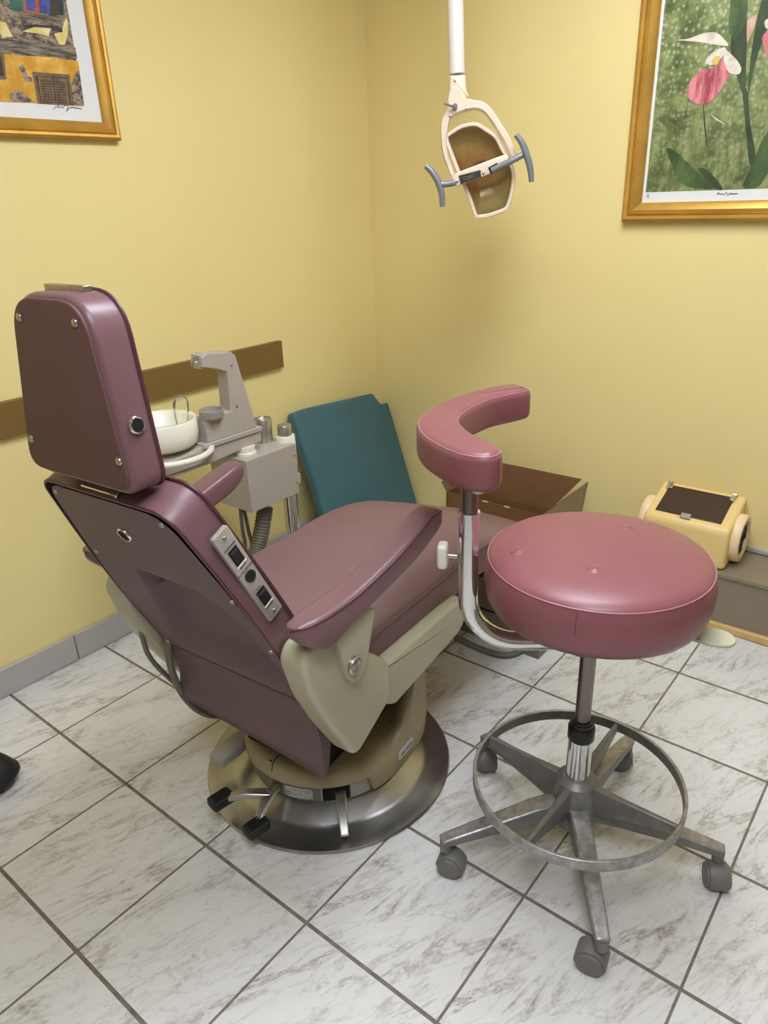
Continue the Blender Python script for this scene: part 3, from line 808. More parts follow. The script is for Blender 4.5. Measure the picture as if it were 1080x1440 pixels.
# sculpted rear panel as a grid with a recessed centre
rec = rounded([(.065, .757), (-.11, .757), (-.165, .71), (-.200, .60), (-.208, .44), (-.19, .30), (.17, .30), (.195, .36), (.156, .52), (.112, .63)], [.02, .06, .06, .06, 0, 0, 0, 0, .06, .05], 6)
rec = [(w, tz(z)) for w, z in rec]
def seg_dist(p, poly):
    inside = False; best = 9; x, y = p; n = len(poly)
    for i in range(n):
        x1, y1 = poly[i]; x2, y2 = poly[(i+1) % n]
        if (y1 > y) != (y2 > y) and x < (x2-x1)*(y-y1)/(y2-y1)+x1: inside = not inside
        dx, dy = x2-x1, y2-y1; L = dx*dx+dy*dy
        u = 0 if L == 0 else max(0, min(1, ((x-x1)*dx+(y-y1)*dy)/L))
        best = min(best, math.hypot(x-x1-u*dx, y-y1-u*dy))
    return best if inside else -best
def half_w(tt):
    """panel half width (left, right) at height tt"""
    xs = []
    n = len(pan2)
    for i in range(n):
        (x1, y1), (x2, y2) = pan2[i], pan2[(i+1) % n]
        if (y1-tt)*(y2-tt) <= 0 and y1 != y2: xs.append(x1+(x2-x1)*(tt-y1)/(y2-y1))
    return (min(xs), max(xs)) if xs else (0, 0)
k = MB(); NW, NT = 56, 60; t0_, t1_ = tz(.4555), tz(.9428)
grid = []
for j in range(NT+1):
    tt = t0_+(t1_-t0_)*(1-(1-j/NT)**1.15); a, b = half_w(tt)
    row = []
    for i in range(NW+1):
        w = a+(b-a)*i/NW; d = seg_dist((w, tt), rec)
        left = 1 if w > .0 else 0
        wid = .050 if w > .05 and tt < tz(.70) else .022
        q = max(0, min(1, d/wid)); q = q*q*(3-2*q)
        fz = max(0, min(1, (tt-tz(.458))/(tz(.56)-tz(.458)))); q *= fz*fz*(3-2*fz)
        row.append(k.bm.verts.new(bk(w, tt, .036*q)))
    grid.append(row)
for j in range(NT):
    for i in range(NW): k.face((grid[j][i], grid[j][i+1], grid[j+1][i+1], grid[j+1][i]))
rp_ = k.build('rear_panel', 'panel', ch, smooth=60)
# flap below it
k = MB(); g = []
for j in range(9):
    v = j/8; row = []
    for i in range(25):
        u = -1+2*i/24; w = u*(.207-.004*v)
        zb = .285-.042*(-u) if u < 0 else .285+.03*u
        zb = .276+.035*u - .02*max(0, -u-.6)
        z = .458+(zb-.458)*v
        s_ = -.515+KB*(z-.928)
        drop = v*v*(.068 if True else 0)
        q = .002
        row.append(k.bm.verts.new(V((s_-drop*1.0+q*.9, w, z+q*.3))))
    g.append(row)
for j in range(8):
    for i in range(24): k.face((g[j][i], g[j][i+1], g[j+1][i+1], g[j+1][i]))
# returned sides of the flap
for side in (0, 24):
    a = [g[j][side] for j in range(9)]
    b = [k.bm.verts.new(p.co+V((.055-.03*i/8, -.006 if side else .006, 0))) for i, p in enumerate(a)]
    for j in range(8): k.face((a[j], a[j+1], b[j+1], b[j]))
fl = k.build('lower_flap', 'panel', ch, smooth=60)
so = fl.modifiers.new('solid', 'SOLIDIFY'); so.thickness = .003; so.offset = 0
k = MB(); k.box((-.20, -.17, .26), (-.12, .17, .47)); k.build('shade_filler', 'dark', ch)  # solid black block; the shade of the gap is put into its colour
# cushion in front of the panel
k = MB()
cush = [(w, t_) for w, t_ in rounded([(-.150, tz(.951)), (-.178, tz(.93)), (-.212, tz(.767)), (-.226, tz(.62)), (-.205, tz(.46)), (.205, tz(.46)), (.226, tz(.62)), (.212, tz(.767)), (.178, tz(.93)), (.150, tz(.951))], [.045, .045, .08, .08, .03, .03, .08, .08, .045, .045], 6)]
k.slab(cush, lambda x, y, h: bk(x, y, h), -.0008, .078, .016, 4, crown=.028, r0=.003, cap0=False)
bc = k.build('back_cushion', 'vinyl', ch, smooth=60)
cc = cush if area(cush) > 0 else cush[::-1]
k = MB(); k.tube([bk(x, y, .070) for x, y in inset(cc, -.0005)], .0036, 7, closed=True); k.tube([bk(x, y, .002) for x, y in inset(cc, .001)], .0022, 7, closed=True)
k.build('piping', 'vinyledge', bc)
def screw(mt, parent, r=.006):
    k = MB(); k.lathe([(r, 0), (r, .0012), (r*.8, .003), (r*.45, .0036)], 14, mt)
    k.build('screw', 'bolt', parent)
for w, z in [(-.143, .925), (.143, .925), (-.197, .765), (.178, .765), (-.214, .635), (-.198, .472), (.196, .472)]:
    screw(frame(bk(w, tz(z), 0), V((0, 1, 0)), bt, -bn), rp_, .0055)
def grommet(mt, parent, r=.017):
    k = MB(); k.lathe([(r*1.0, 0), (r, .0015), (r*.86, .004), (r*.68, .003), (r*.62, -.004)], 28, mt, cap1=False, cap0=False); g_ = k.build('grommet', 'chrome', parent, smooth=50)
    k = MB(); k.lathe([(r*.74, -.004), (r*.74, .0036)], 24, mt); k.build('hole', 'dark', g_)
grommet(frame(bk(.007, tz(.86), -.0002), V((0, 1, 0)), bt, -bn), rp_, .0165)
# control panel on the right side of the backrest
P4 = [bloc(onw(px, py, -.213)) for px, py in ((291, 772), (309, 755), (390, 849), (377, 870))]
t_top = (P4[0][1]+P4[1][1])/2; t_bot = (P4[2][1]+P4[3][1])/2; n_mid = .043
LT = t_top-t_bot
wt, wb = -.2055, -.2215
ctr = bk((wt+wb)/2, (t_top+t_bot)/2, n_mid)
yv = (bk(wt, t_top, n_mid)-bk(wb, t_bot, n_mid)).normalized()
zv0 = V((0, -1, 0)); xv = yv.cross(zv0).normalized(); zv = xv.cross(yv)
if xv.dot(bn) < 0: xv = -xv
fr = frame(ctr, xv, yv, zv)
pw, ph = .0185, LT/2
k = MB(); k.slab(rounded([(-pw, -ph), (pw, -ph), (pw, ph), (-pw, ph)], .004, 3), lambda x, y, h: fr@V((x, y, h)), -.006, .0045, .0015, 2)
cp = k.build('control_panel', 'silver', ch, smooth=40)
def cpt(x, y, h): return fr@V((x, y*ph, h))
for yc, lab in ((.48, 0), (-.50, 1)):
    k = MB(); k.box((-.0105, yc*ph-.017, .004), (.0105, yc*ph+.017, .006), fr)
    sw = k.build('rocker_switch', 'black', cp)
    k = MB()
    pr = [(-.013, .004), (-.013, .007), (0, .0065), (.013, .0115), (.0135, .004)]
    k.rings([[fr@V((x, yc*ph+a, b)) for a, b in pr] for x in (-.0085, .0085)])
    k.build('rocker', 'rubber', sw)
    k = MB(); k.box((-.0115, yc*ph-.0205, .004), (.0115, yc*ph-.017, .0065), fr); k.build('edge_glint', 'white', sw)
k = MB(); k.lathe([(.0115, .004), (.0115, .007), (.009, .009), (.004, .0095)], 24, fr@Matrix.Translation((0, -.02*ph/ph*.0, 0)))
k.build('return_button', 'black', cp)
for yc in (.88, -.88): screw(fr@Matrix.Translation((0, yc*ph, .0045)), cp, .0035)
nrm_txt = lambda y_, s_=1: fr@Matrix.Translation((0, y_, .0048))
XF = 1 if xv.cross(yv).dot(zv) > 0 else -1
def ptext(s_, y_, x_=0., size=.0058):
    mt = fr@Matrix.Translation((x_, y_, .0048))
    if XF < 0: mt = mt@Matrix.Diagonal((-1, 1, 1, 1))
    text('switch_lettering', s_, size, 'ink', mt, cp)
ptext('FORWARD', .48*ph+.0225); ptext('BACK', .48*ph-.0245); ptext('AUTO RETURN', .0165); ptext('DOWN', -.5*ph-.0245); ptext('U  P', -.5*ph+.021)

# headrest: rear plane at s = -.547, upright
HS = -.549
hb = rounded([(-.128, .988), (-.090, 1.268), (.085, 1.268), (.143, .986)], [.03, .055, .052, .04], 8)
hb2 = [(-x, y) for x, y in hb]
k = MB()
hc = rounded([(-.134, .978), (-.098, 1.276), (.089, 1.276), (.147, .978)], [.035, .065, .065, .05], 8)
k.slab(hc, lambda x, y, h: V((HS+.004+h, x, y)), 0, .070, .018, 5, crown=.03, r0=.012)
hcush = k.build('headrest_cushion', 'vinyl', ch, smooth=60)
cc = hc if area(hc) > 0 else hc[::-1]
k = MB(); k.tube([V((HS+.064, x, y)) for x, y in inset(cc, .0005)], .0036, 7, closed=True); k.build('piping', 'vinyledge', hcush)
k = MB(); k.slab(hb, lambda x, y, h: V((HS+h, x, y)), 0, .008, .003, 3)
hp = k.build('headrest_panel', 'headpanel', ch, smooth=50)
for w, z in [(-.071, 1.238), (.071, 1.238), (-.114, 1.037), (.118, 1.037)]: screw(frame((HS, w, z), (0, 1, 0), (0, 0, 1), (-1, 0, 0)), hp, .0068)
q = onw(192, 598, -.1235); mt = frame(q, V((1, 0, 0)), V((0, .12, .99)).normalized(), V((0, -1, .12)).normalized())
grommet(mt, hcush, .0145)
# sliding bracket of the headrest
k = MB(); k.box((-.512, -.05, 1.270), (-.498, .05, 1.2835)); k.build('slide_bar', 'bolt', ch, bevel=.001)
k = MB(); k.box((-.050, tz(.944), .004), (.044, tz(.9585), .018), frame(B0, (0, 1, 0), bt, bn)); k.build('slide_collar', 'chrome', ch, bevel=.002)
k = MB(); k.box((-.505, -.038, .94), (-.498, .038, .99)); k.build('slide_bar', 'bolt', ch, bevel=.001)

# armrests
for s in (-1, 1):
    stn = [(-.398, .277, .296, .717, .703), (-.388, .268, .308, .720, .688), (-.36, .262, .318, .7215, .661), (-.325, .260, .321, .7205, .651),
           (-.25, .260, .321, .721, .667), (-.13, .260, .321, .738, .686), (-.04, .260, .321, .759, .703), (.02, .260, .320, .775, .721), (.05, .263, .322, .778, .741), (.061, .272, .313, .772, .752)]
    cur = smooth([V((a, b, c)) for a, b, c, d, e in stn], 5); cur2 = smooth([V((a, d, e)) for a, b, c, d, e in stn], 5)
    k = MB(); rings = []; line = []
    for p, q in zip(cur, cur2):
        wa, wb, zt_, zb_ = p.y, p.z, q.y, q.z; hw, hh = (wb-wa)/2, (zt_-zb_)/2; r = min(.013, hw*.6, hh*.6)
        cw, cz = (wa+wb)/2, (zt_+zb_)/2; ring = []
        for c0, (sx, sy) in enumerate(((1, -1), (1, 1), (-1, 1), (-1, -1))):
            for jj in range(5):
                a_ = (-PI/2, 0, PI/2, PI)[c0]+PI/2*jj/4
                ring.append(V((p.x, s*(cw+sx*(hw-r)+r*math.cos(a_)), cz+sy*(hh-r)+r*math.sin(a_)+(.003 if sy > 0 else 0))))
        rings.append(ring); line.append(V((p.x, s*(cw+hw-r*.2), cz+hh-r*.45+.003)))
    k.rings(rings); ar = k.build('armrest', 'vinyl', ch, smooth=60)
    k = MB(); k.tube([V((-.399, s*.286, .713))]+line[2:-1]+[V((.062, s*.296, .766))], .0026, 7); k.build('piping', 'vinyledge', ar)
    br_ = rounded([(-.30, .655), (-.20, .66), (-.175, .65), (-.205, .56), (-.222, .528), (-.245, .518), (-.268, .535)], [0, 0, 0, .02, .02, .02, .02], 4)
    k = MB(); k.slab(br_, lambda x, y, h: V((x, s*h, y)), .286, .304, .002, 2); ab = k.build('arm_bracket', 'cream', ch, smooth=40)
    if s < 0:
        q = onw(497.5, 935, -.306); mt = frame(q+V((0, .002, 0)), (1, 0, 0), (0, 0, 1), (0, -1, 0))
        k = MB(); k.lathe([(.0185, 0), (.0185, .006), (.0165, .009), (.012, .0085), (.009, .010), (.003, .0105)], 32, mt); k.build('pivot_bolt', 'bolt', ab, smooth=30)
# hoses hanging on the far side
k = MB()
h1 = [onw(x, y, .24) for x, y in [(193, 868), (197, 880), (206, 915), (222, 938), (252, 966)]]
k.tube(smooth(h1, 6), .006, 10); k.build('control_hose', 'hose', ch)
k = MB(); h2 = [onw(x, y, .2) for x, y in [(236, 890), (238, 925), (244, 950), (258, 978), (278, 998), (300, 1006), (325, 1003)]]+[V((-.17, .1, .25))]
k.tube(smooth(h2, 6), .0085, 10); k.build('control_hose', 'hose', ch)

# ------------------------------------------------------------------ operator stool
S = V((1.640, -1.338, 0))
st = thing('operator_stool', 'rose vinyl round stool with foot ring and curved arm rest', 'stool', S)
ZS = .041
k = MB(); k.lathe([(r*.968, z+ZS) for r, z in [(.05, .600), (.198, .600), (.211, .605), (.2185, .620), (.2235, .648), (.2235, .672), (.2185, .694), (.2155, .7005), (.2105, .706), (.195, .7125), (.16, .719), (.1, .723), (.04, .7245), (.004, .7245)]], 96)
se = k.build('seat', 'pink', st, smooth=70)
k = MB(); k.tube([V((.2095*math.cos(a), .2095*math.sin(a), .6995+ZS)) for a in [2*PI*i/96 for i in range(96)]], .0016, 7, closed=True); k.build('seam', 'pinkseam', se)
for q in [onz(731, 772, .722+ZS)-S, onz(837, 797, .726+ZS)-S, onz(880, 741, .722+ZS)-S]:
    d = math.hypot(q.x, q.y); z = .7245+ZS-.012*(d/.194)**2.6
    k = MB(); k.lathe([(.019, -.0015), (.016, .0013), (.0135, .0012), (.0115, -.0002), (.009, .0012), (.002, .0022)], 28, Matrix.Translation((q.x, q.y, z))); k.build('button', 'pink', se, smooth=60)
a = math.atan2(-.160, .034); k = MB()
a = math.atan2((onz(812, 880, .70)-S).y, (onz(812, 880, .70)-S).x)
for i in range(13):
    z = .612+i*.0066; r = .2095+(.0145 if z > .65 else .0145*(z-.606)/.044) - (max(0, z-.675)*.25)
    p = V((r*.968*math.cos(a), r*.968*math.sin(a), z+ZS)); k.tube([p, p+V((0, 0, .0038))], .0007, 5)
k.build('stitching', 'thread', se)
# mechanism and column
k = MB(); k.box((-.075, -.075, .622), (.075, .075, .645)); k.box((-.03, -.135, .626), (.055, -.06, .640)); k.build('seat_plate', 'unitdark', st, bevel=.004)
k = MB(); k.cyl((0, 0, .32), (0, 0, .635), .0165, 28); k.build('gas_rod', 'rod', st)
k = MB(); k.lathe([(.026, .302), (.0285, .306), (.0285, .334), (.026, .338), (.024, .338), (.023, .346), (.021, .346), (.020, .352), (.0165, .352)], 32); k.build('collar', 'black', st)
k = MB(); k.lathe([(.0262, .15), (.0265, .306), (.0255, .307)], 36); k.build('column_sleeve', 'chrome', st)
# cast base: hub, five legs with casters, four arms to the foot ring
k = MB(); k.lathe([(.030, .070), (.046, .074), (.050, .10), (.050, .150), (.044, .190), (.031, .200), (.027, .200)], 36); k.build('hub', 'castgrey', st)
k = MB(); k.cyl((0, 0, .045), (0, 0, .072), .014, 18); k.build('hub_stem', 'bolt', st)
cs_dir = [-128, 12, 200, 60, -40]
for i in range(5):
    a = math.radians([-128.5, 17.5, -55.0, 161.5, 88.5][i]); d = V((math.cos(a), math.sin(a), 0))
    k = MB(); k.flatbar([d*.03+V((0, 0, .118)), d*.10+V((0, 0, .116)), d*.2+V((0, 0, .103)), d*.285+V((0, 0, .090)), d*.315+V((0, 0, .084))], [.046, .042, .036, .031, .028], [.05, .045, .030, .022, .020])
    lg = k.build('leg', ['castgrey', 'wear'], st, bevel=.005, seg=3)
    for p in lg.data.polygons:
        if p.normal.z > .8: p.material_index = 1
    k = MB(); k.cyl(d*.305+V((0, 0, .058)), d*.305+V((0, 0, .084)), .0125, 16); k.build('caster_stem', 'castgrey', lg)
    # twin-wheel caster trailing off the stem
    ca = math.radians([15, -62, 190, -50, 200][i]); f_ = V((math.cos(ca), math.sin(ca), 0)); sd = V((-f_.y, f_.x, 0))
    c = d*.305+f_*.014+V((0, 0, .026))
    cst = MB()
    pr = circ(0, 0, .027, 26)
    for w0, w1 in ((-.025, -.004), (.004, .025)):
        cst.slab(circ(0, 0, .0255, 30), lambda x, y, h: c+f_*x+V((0, 0, y))+sd*h, w0, w1, .003, 3)
    hood = [(.031*math.cos(t_), .031*math.sin(t_)) for t_ in [math.radians(-25+i_*10) for i_ in range(22)]]
    hood += [(.012*math.cos(t_), .012*math.sin(t_)) for t_ in [math.radians(185-i_*21) for i_ in range(11)]]
    w = cst.build('caster', 'caster', lg, smooth=40)
    k = MB(); k.slab(hood, lambda x, y, h: c+f_*x+V((0, 0, y))+sd*h, -.0195, .0195, .002, 2); k.build('hood', 'caster', w, smooth=40)
k = MB(); R0, R1 = .222, .230; z0, z1 = .170, .196
k.lathe([(R0, z0), (R1, z0), (R1, z1), (R0, z1), (R0, z0)], 96, cap0=False, cap1=False)
fr_ = k.build('foot_ring', ['castgrey', 'wear'], st, bevel=.002, seg=2)
for p in fr_.data.polygons:
    if p.normal.z > .8 or (math.hypot(p.center.x, p.center.y) > .2275): p.material_index = 1
for a in (-1, 90, 180, -91):
    a = math.radians(a); d = V((math.cos(a), math.sin(a), 0))
    k = MB(); k.flatbar([d*.04+V((0, 0, .152)), d*.11+V((0, 0, .165)), d*.224+V((0, 0, .183))], [.020, .014, .010], [.075, .050, .020]); k.build('ring_arm', 'castgrey', st, bevel=.003)
# height paddle
k = MB(); d = V((.205, .062, 0)).normalized(); sd = V((-d.y, d.x, 0))
out = [(.06, .012), (.15, .016), (.195, .026), (.228, .030), (.252, .022), (.262, 0), (.252, -.022), (.228, -.030), (.195, -.026), (.15, -.016), (.06, -.012)]
k.slab([(p.x, p.y) for p in smooth([V(q) for q in out], 4, True)], lambda x, y, h: d*x+sd*y+V((0, 0, h-.08*max(0, x-.1)**1.0*.35)), .605, .613, .003, 3); k.build('height_paddle', 'paddle', st, smooth=60)
# bent chrome tube carrying the arm rest
tb = V((1.442, -1.488, 0))-S; dr = V((tb.x, tb.y, 0)).normalized(); RT = tb.length; zb = .552; rb = .105
path = [dr*.03+V((0, 0, zb))]
path += [dr*(RT-rb)*f+V((0, 0, zb)) for f in (.5, 1.0)]
path += [dr*(RT-rb+rb*math.sin(a))+V((0, 0, zb+rb*(1-math.cos(a)))) for a in [PI/2*i/12 for i in range(1, 13)]]
path += [dr*RT+V((0, 0, z)) for z in (.70, .8, .838)]
k = MB(); k.tube(path, .0195, 24); k.tube([dr*RT+V((0, 0, .835)), dr*RT+V((0, 0, .841))], [.0207, .0207], 24); k.build('arm_tube', 'chrome', st, smooth=50)
k = MB(); k.cyl(dr*RT+V((0, 0, .82)), dr*RT+V((0, 0, .91)), .0165, 24); k.build('inner_post', 'rod', st)
k = MB(); k.box((-.03, -.03, -.04), (.03, .03, .057), Matrix.Translation(dr*.03+V((0, 0, .575)))); k.build('tube_clamp', 'grey', st, bevel=.004)
kb = onz(628, 781, .745)-S; ks = dr*RT+V((0, 0, .745)); kd = (kb-ks); kd.z = 0; kd.normalize()
k = MB(); k.cyl(ks+kd*.015, ks+kd*.046, .005, 12); k.lathe([(.019, .014), (.016, .02), (.008, .021)], 18, frame(ks, kd.cross(V((0, 0, 1))), V((0, 0, 1)), kd)); k.build('knob_screw', 'bolt', st)
k = MB(); fr = frame(ks+kd*.040, kd.cross(V((0, 0, 1))).normalized(), V((0, 0, 1)), kd)
k.slab(rounded([(-.017, -.026), (.017, -.026), (.017, .026), (-.017, .026)], .010, 5), lambda x, y, h: fr@V((x, y, h)), 0, .020, .007, 4); k.build('clamp_knob', 'knob', st, smooth=60)
# C-shaped arm pad
ps = [(1.276, -1.040), (1.330, -1.055), (1.333, -1.085), (1.304, -1.178), (1.309, -1.290), (1.338, -1.363), (1.403, -1.418), (1.466, -1.448), (1.506, -1.482), (1.500, -1.524), (1.439, -1.534), (1.35, -1.494), (1.291, -1.445), (1.252, -1.386), (1.230, -1.303), (1.223, -1.203), (1.240, -1.105)]
ps = [(p.x-S.x, p.y-S.y) for p in smooth([V(q) for q in ps], 7, True)]
k = MB(); k.slab(ps, lambda x, y, h: V((x, y, h)), .898, .974, .018, 5); ap = k.build('arm_pad', 'pink', st, smooth=70)
pc = ps if area(ps) > 0 else ps[::-1]
k = MB(); k.tube([V((x, y, .9675)) for x, y in inset(pc, .0045)], .0015, 6, closed=True); k.build('seam', 'pinkseam', ap)
k = MB()
q = min(pc, key=lambda p: (p[0]-(1.512-S.x))**2+(p[1]-(-1.50-S.y))**2)
for i in range(11):
    z = .914+i*.0045; p = V((q[0], q[1], z)); o_ = V((.0004, -.0004, 0)); k.tube([p+o_, p+o_+V((0, 0, .003))], .0006, 5)
k.build('stitching', 'thread', ap)
k = MB(); p = onz(672, 692, .884)-S; k.lathe([(.012, .884), (.012, .897), (.01, .899)], 18, Matrix.Translation((p.x, p.y, 0))); k.build('pad_fixing', 'knob', st)

# ------------------------------------------------------------------ cuspidor unit between chair and left wall
XF_, XB = .40, .25
ux = thing('cuspidor_unit', 'warm grey cuspidor unit with white bowl on chrome post beside the left wall', 'cuspidor', (.33, -1.0, 0))
O = V((.33, -1.0, 0))
u = lambda p: V(p)-O
bt_, bb = .637, .458
k = MB(); k.box(u((.215, -1.148, bb)), u((.400, -.930, bt_))); bx = k.build('junction_box', 'unit', ux, bevel=.002)
for px, py in ((414, 640), (417, 678)):
    q = onx(px, py, .400); screw(frame(u(q), (0, 1, 0), (0, 0, 1), (1, 0, 0)), bx, .004)
k = MB(); q = onx(421, 674, .395); k.box(u((.36, -.932, .49)), u((.398, -.915, .525))); k.build('side_latch', 'unit', ux, bevel=.002)
# post behind the box, with cap
pq = onz(399, 617, .655); pq = V((pq.x-.025, pq.y+.03, 0))
k = MB(); k.cyl(u((pq.x, pq.y, .003)), u((pq.x, pq.y, .64)), .026, 28); k.cyl(u((pq.x+.03, pq.y-.018, .003)), u((pq.x+.03, pq.y-.018, .5)), .010, 16); k.build('post', 'chrome', ux)
k = MB(); k.lathe([(.12, .001), (.12, .006), (.06, .014), (.03, .018)], 40, Matrix.Translation(u((pq.x, pq.y, 0)))); k.build('floor_flange', 'steel', ux)
k = MB(); k.lathe([(.034, .55), (.034, .652), (.032, .656)], 32, Matrix.Translation(u((pq.x, pq.y, 0)))); k.build('post_cap', 'white', ux)
k = MB(); k.lathe([(.0245, .656), (.0245, .69), (.023, .6925)], 32, Matrix.Translation(u((pq.x, pq.y, 0)))); k.build('post_knob', 'alu', ux)
cq = onz(372, 620, .640)
k = MB(); k.lathe([(.029, .6375), (.029, .716), (.0275, .719), (.024, .719), (.022, .713)], 36, Matrix.Translation(u((cq.x-.005, cq.y+.005, 0)))); k.build('canister', 'alu', ux)
# boom
XB0, XB1 = .275, .352
ye = onx(367, 605, XB1).y
k = MB()
side = [(ye, .664), (ye, .712), (-1.245, .713), (-1.48, .690), (-1.48, .645), (-1.245, .650)]
k.prism(side, lambda y_, z_, h: u((h, y_, z_)), XB0, XB1); k.build('boom', 'unit', ux, bevel=.004, seg=3)
k = MB(); k.box(u((XB0-.006, -1.27, .700)), u((XB1+.006, ye+.003, .7165))); k.build('boom_tray', 'unit', ux, bevel=.003)
k = MB(); q = onz(344, 636, .645); k.lathe([(.034, .637), (.034, .644), (.031, .647), (.031, .664)], 32, Matrix.Translation(u((q.x-.005, q.y+.01, 0)))); k.build('pivot_disc', 'white', ux)
# tower
XT0, XT1 = .300, .352
tw = [(284, 503), (290, 497), (325, 495), (331, 499.5), (360, 594), (360, 598), (291, 616), (291.5, 590), (314, 581), (325, 578.5), (319.5, 523), (304, 519), (284, 517)]
twp = [onx(x, y, XT1) for x, y in tw]
y_head = twp[0].y+.022
tw2 = []
for p in twp: tw2.append((p.y, max(p.z, .7155) if p.z < .74 else p.z))
tw2[5] = (tw2[5][0], .716); tw2[6] = (tw2[6][0], .716)
k = MB(); k.prism(tw2, lambda y_, z_, h: u((h, y_, z_)), XT0, XT1); tower = k.build('tower', 'unit', ux, bevel=.003, seg=3)
for px, py in ((326, 514), (333, 571), (298, 597)):
    q = onx(px, py, XT1); screw(frame(u(q), (0, 1, 0), (0, 0, 1), (1, 0, 0)), tower, .004)
k = MB(); q = onx(286, 509, XT1); hx = (XT0+XT1)/2
k.box(u((XT0+.006, q.y-.0065, q.z-.022)), u((XT1-.008, q.y+.004, q.z+.020))); k.build('head_plate', 'silver', tower, bevel=.002)
k = MB(); k.tube(smooth([u((hx, q.y-.002, q.z+.012)), u((hx-.004, q.y-.016, q.z+.009)), u((hx, q.y-.022, q.z-.002)), u((hx+.002, q.y-.024, q.z-.010))], 5), .003, 8); k.sphere(u((hx, q.y-.006, q.z-.004)), .006, 8); k.build('valve_nozzle', 'chrome', tower)
# cup holder
q = onx(295, 575, .338)
qz = q.z-.797
k = MB(); k.lathe([(r, z+qz) for r, z in [(.027, .770), (.034, .771), (.036, .776), (.037, .796), (.0345, .797), (.033, .779), (.004, .777)]], 36, Matrix.Translation(u((q.x+.005, q.y, 0)))); k.build('cup_holder', 'unitdark', ux, smooth=50)
cqx, cqy = q.x, q.y
k = MB(); k.box(u((XT0+.002, twp[7].y-.008, .715)), u((XT1-.002, twp[7].y+.03, .772+qz))); k.build('holder_block', 'unit', ux, bevel=.002)
# bowl
q = onz(226, 590, .800); BW = V((q.x, q.y, 0))
k = MB(); k.lathe([(.07, .716), (.090, .719), (.102, .731), (.106, .76), (.106, .797), (.103, .803), (.094, .803), (.089, .796), (.086, .770), (.07, .752), (.03, .745), (.004, .743)], 64, Matrix.Translation(u(BW))); k.build('bowl', 'bowl', ux, smooth=60)
k = MB(); k.lathe([(.05, .69), (.055, .72)], 32, Matrix.Translation(u(BW))); k.box(u((BW.x-.05, BW.y-.10, .66)), u((XB1+.005, -1.28, .702))); k.build('bowl_support', 'unit', ux, bevel=.003)
# guard ring round the bowl
k = MB(); pts = []
for i in range(25):
    a = math.radians(75-i*11); pts.append(u((BW.x+.018+.122*math.cos(a), BW.y+.0+.128*math.sin(a), .700)))
k.tube([pts[0]+V((-.03, .02, -.01))]+pts, .0095, 12); k.build('guard_ring', 'white', ux)
# water spout
def bp(px, py): 
    n_ = V((CAM.x-BW.x, CAM.y-BW.y, 0)); return on_plane(px, py, BW+V((.02, .045, 0)), n_)
k = MB(); pts = [bp(x, y) for x, y in [(263.5, 592), (264, 575), (263, 564), (259, 559), (253.5, 557.5), (248, 560), (245, 567), (245.5, 580), (248.5, 597)]]
k.tube(smooth([u(p) for p in pts], 5), .0038, 10); k.build('water_spout', 'chrome', ux)
# hoses below
hp_ = [onx(373, 712, .33), onx(368, 745, .335), onx(361, 775, .34), onx(352, 800, .35)]
low = hp_[-1]
path = smooth([u(p) for p in hp_]+[u((low.x+.02, low.y-.05, .14)), u((low.x+.08, low.y-.06, .03)), u((low.x+.16, low.y-.02, .028))], 30)
pts = [path[0]]; acc = 0
for a, b in zip(path, path[1:]):
    acc += (b-a).length
    if acc > .0019: pts.append(b); acc = 0
k = MB(); k.tube(pts, [.0285 if (i//2) % 2 else .0262 for i in range(len(pts))], 20)
k.build('corrugated_hose', 'corr', ux, smooth=60)
for dx in (0, 5):
    k = MB(); pts = [onx(338+dx, 715, .30), onx(341+dx*1.6, 745, .30), onx(345+dx*2, 775, .30)]
    e = pts[-1]; k.tube(smooth([u(p) for p in pts]+[u((e.x, e.y-.04, .1)), u((e.x+.05, e.y-.05, .012)), u((e.x+.15, e.y, .012))], 6), .0065, 9); k.build('supply_hose', 'hose', ux)

# ------------------------------------------------------------------ operatory lamp hanging from the ceiling
LC = CAM + ray(664, 240)*2.25
hn = V((CAM.x-LC.x, CAM.y-LC.y, 0)).normalized(); hr = V((0, 0, 1)).cross(hn).normalized()
lp = thing('operatory_lamp', 'ivory dental operatory lamp with grey handles hanging from the ceiling', 'lamp', LC)
def lq(px, py, d=0):
    """point of the lamp seen at a pixel on its own upright plane, d towards the viewer"""
    p = on_plane(px, py, LC+hn*d, hn); return p-LC
def l2(px, py): 
    p = lq(px, py); return (p.dot(hr), p.z)
LF = lambda x, y, h: hr*x+V((0, 0, y))+hn*h
c4 = lambda cx, cy: (580+cx*.18519, 80+cy*.18519)          # coordinates of a close view
def c2(cx, cy): return l2(*c4(cx, cy))
# pole
top = lq(640, 0); bot = lq(642.5, 104)
tp_ = bot+(top-bot)*((RZ-LC.z-bot.z)/(top.z-bot.z))
k = MB(); k.tube([bot, tp_], .0235, 28); k.build('pole', 'ivorypole', lp)
k = MB(); k.lathe([(.09, RZ-LC.z-.03), (.09, RZ-LC.z-.004)], 40, Matrix.Translation((tp_.x, tp_.y, 0))); k.build('ceiling_mount', 'ivory', lp, bevel=.006)
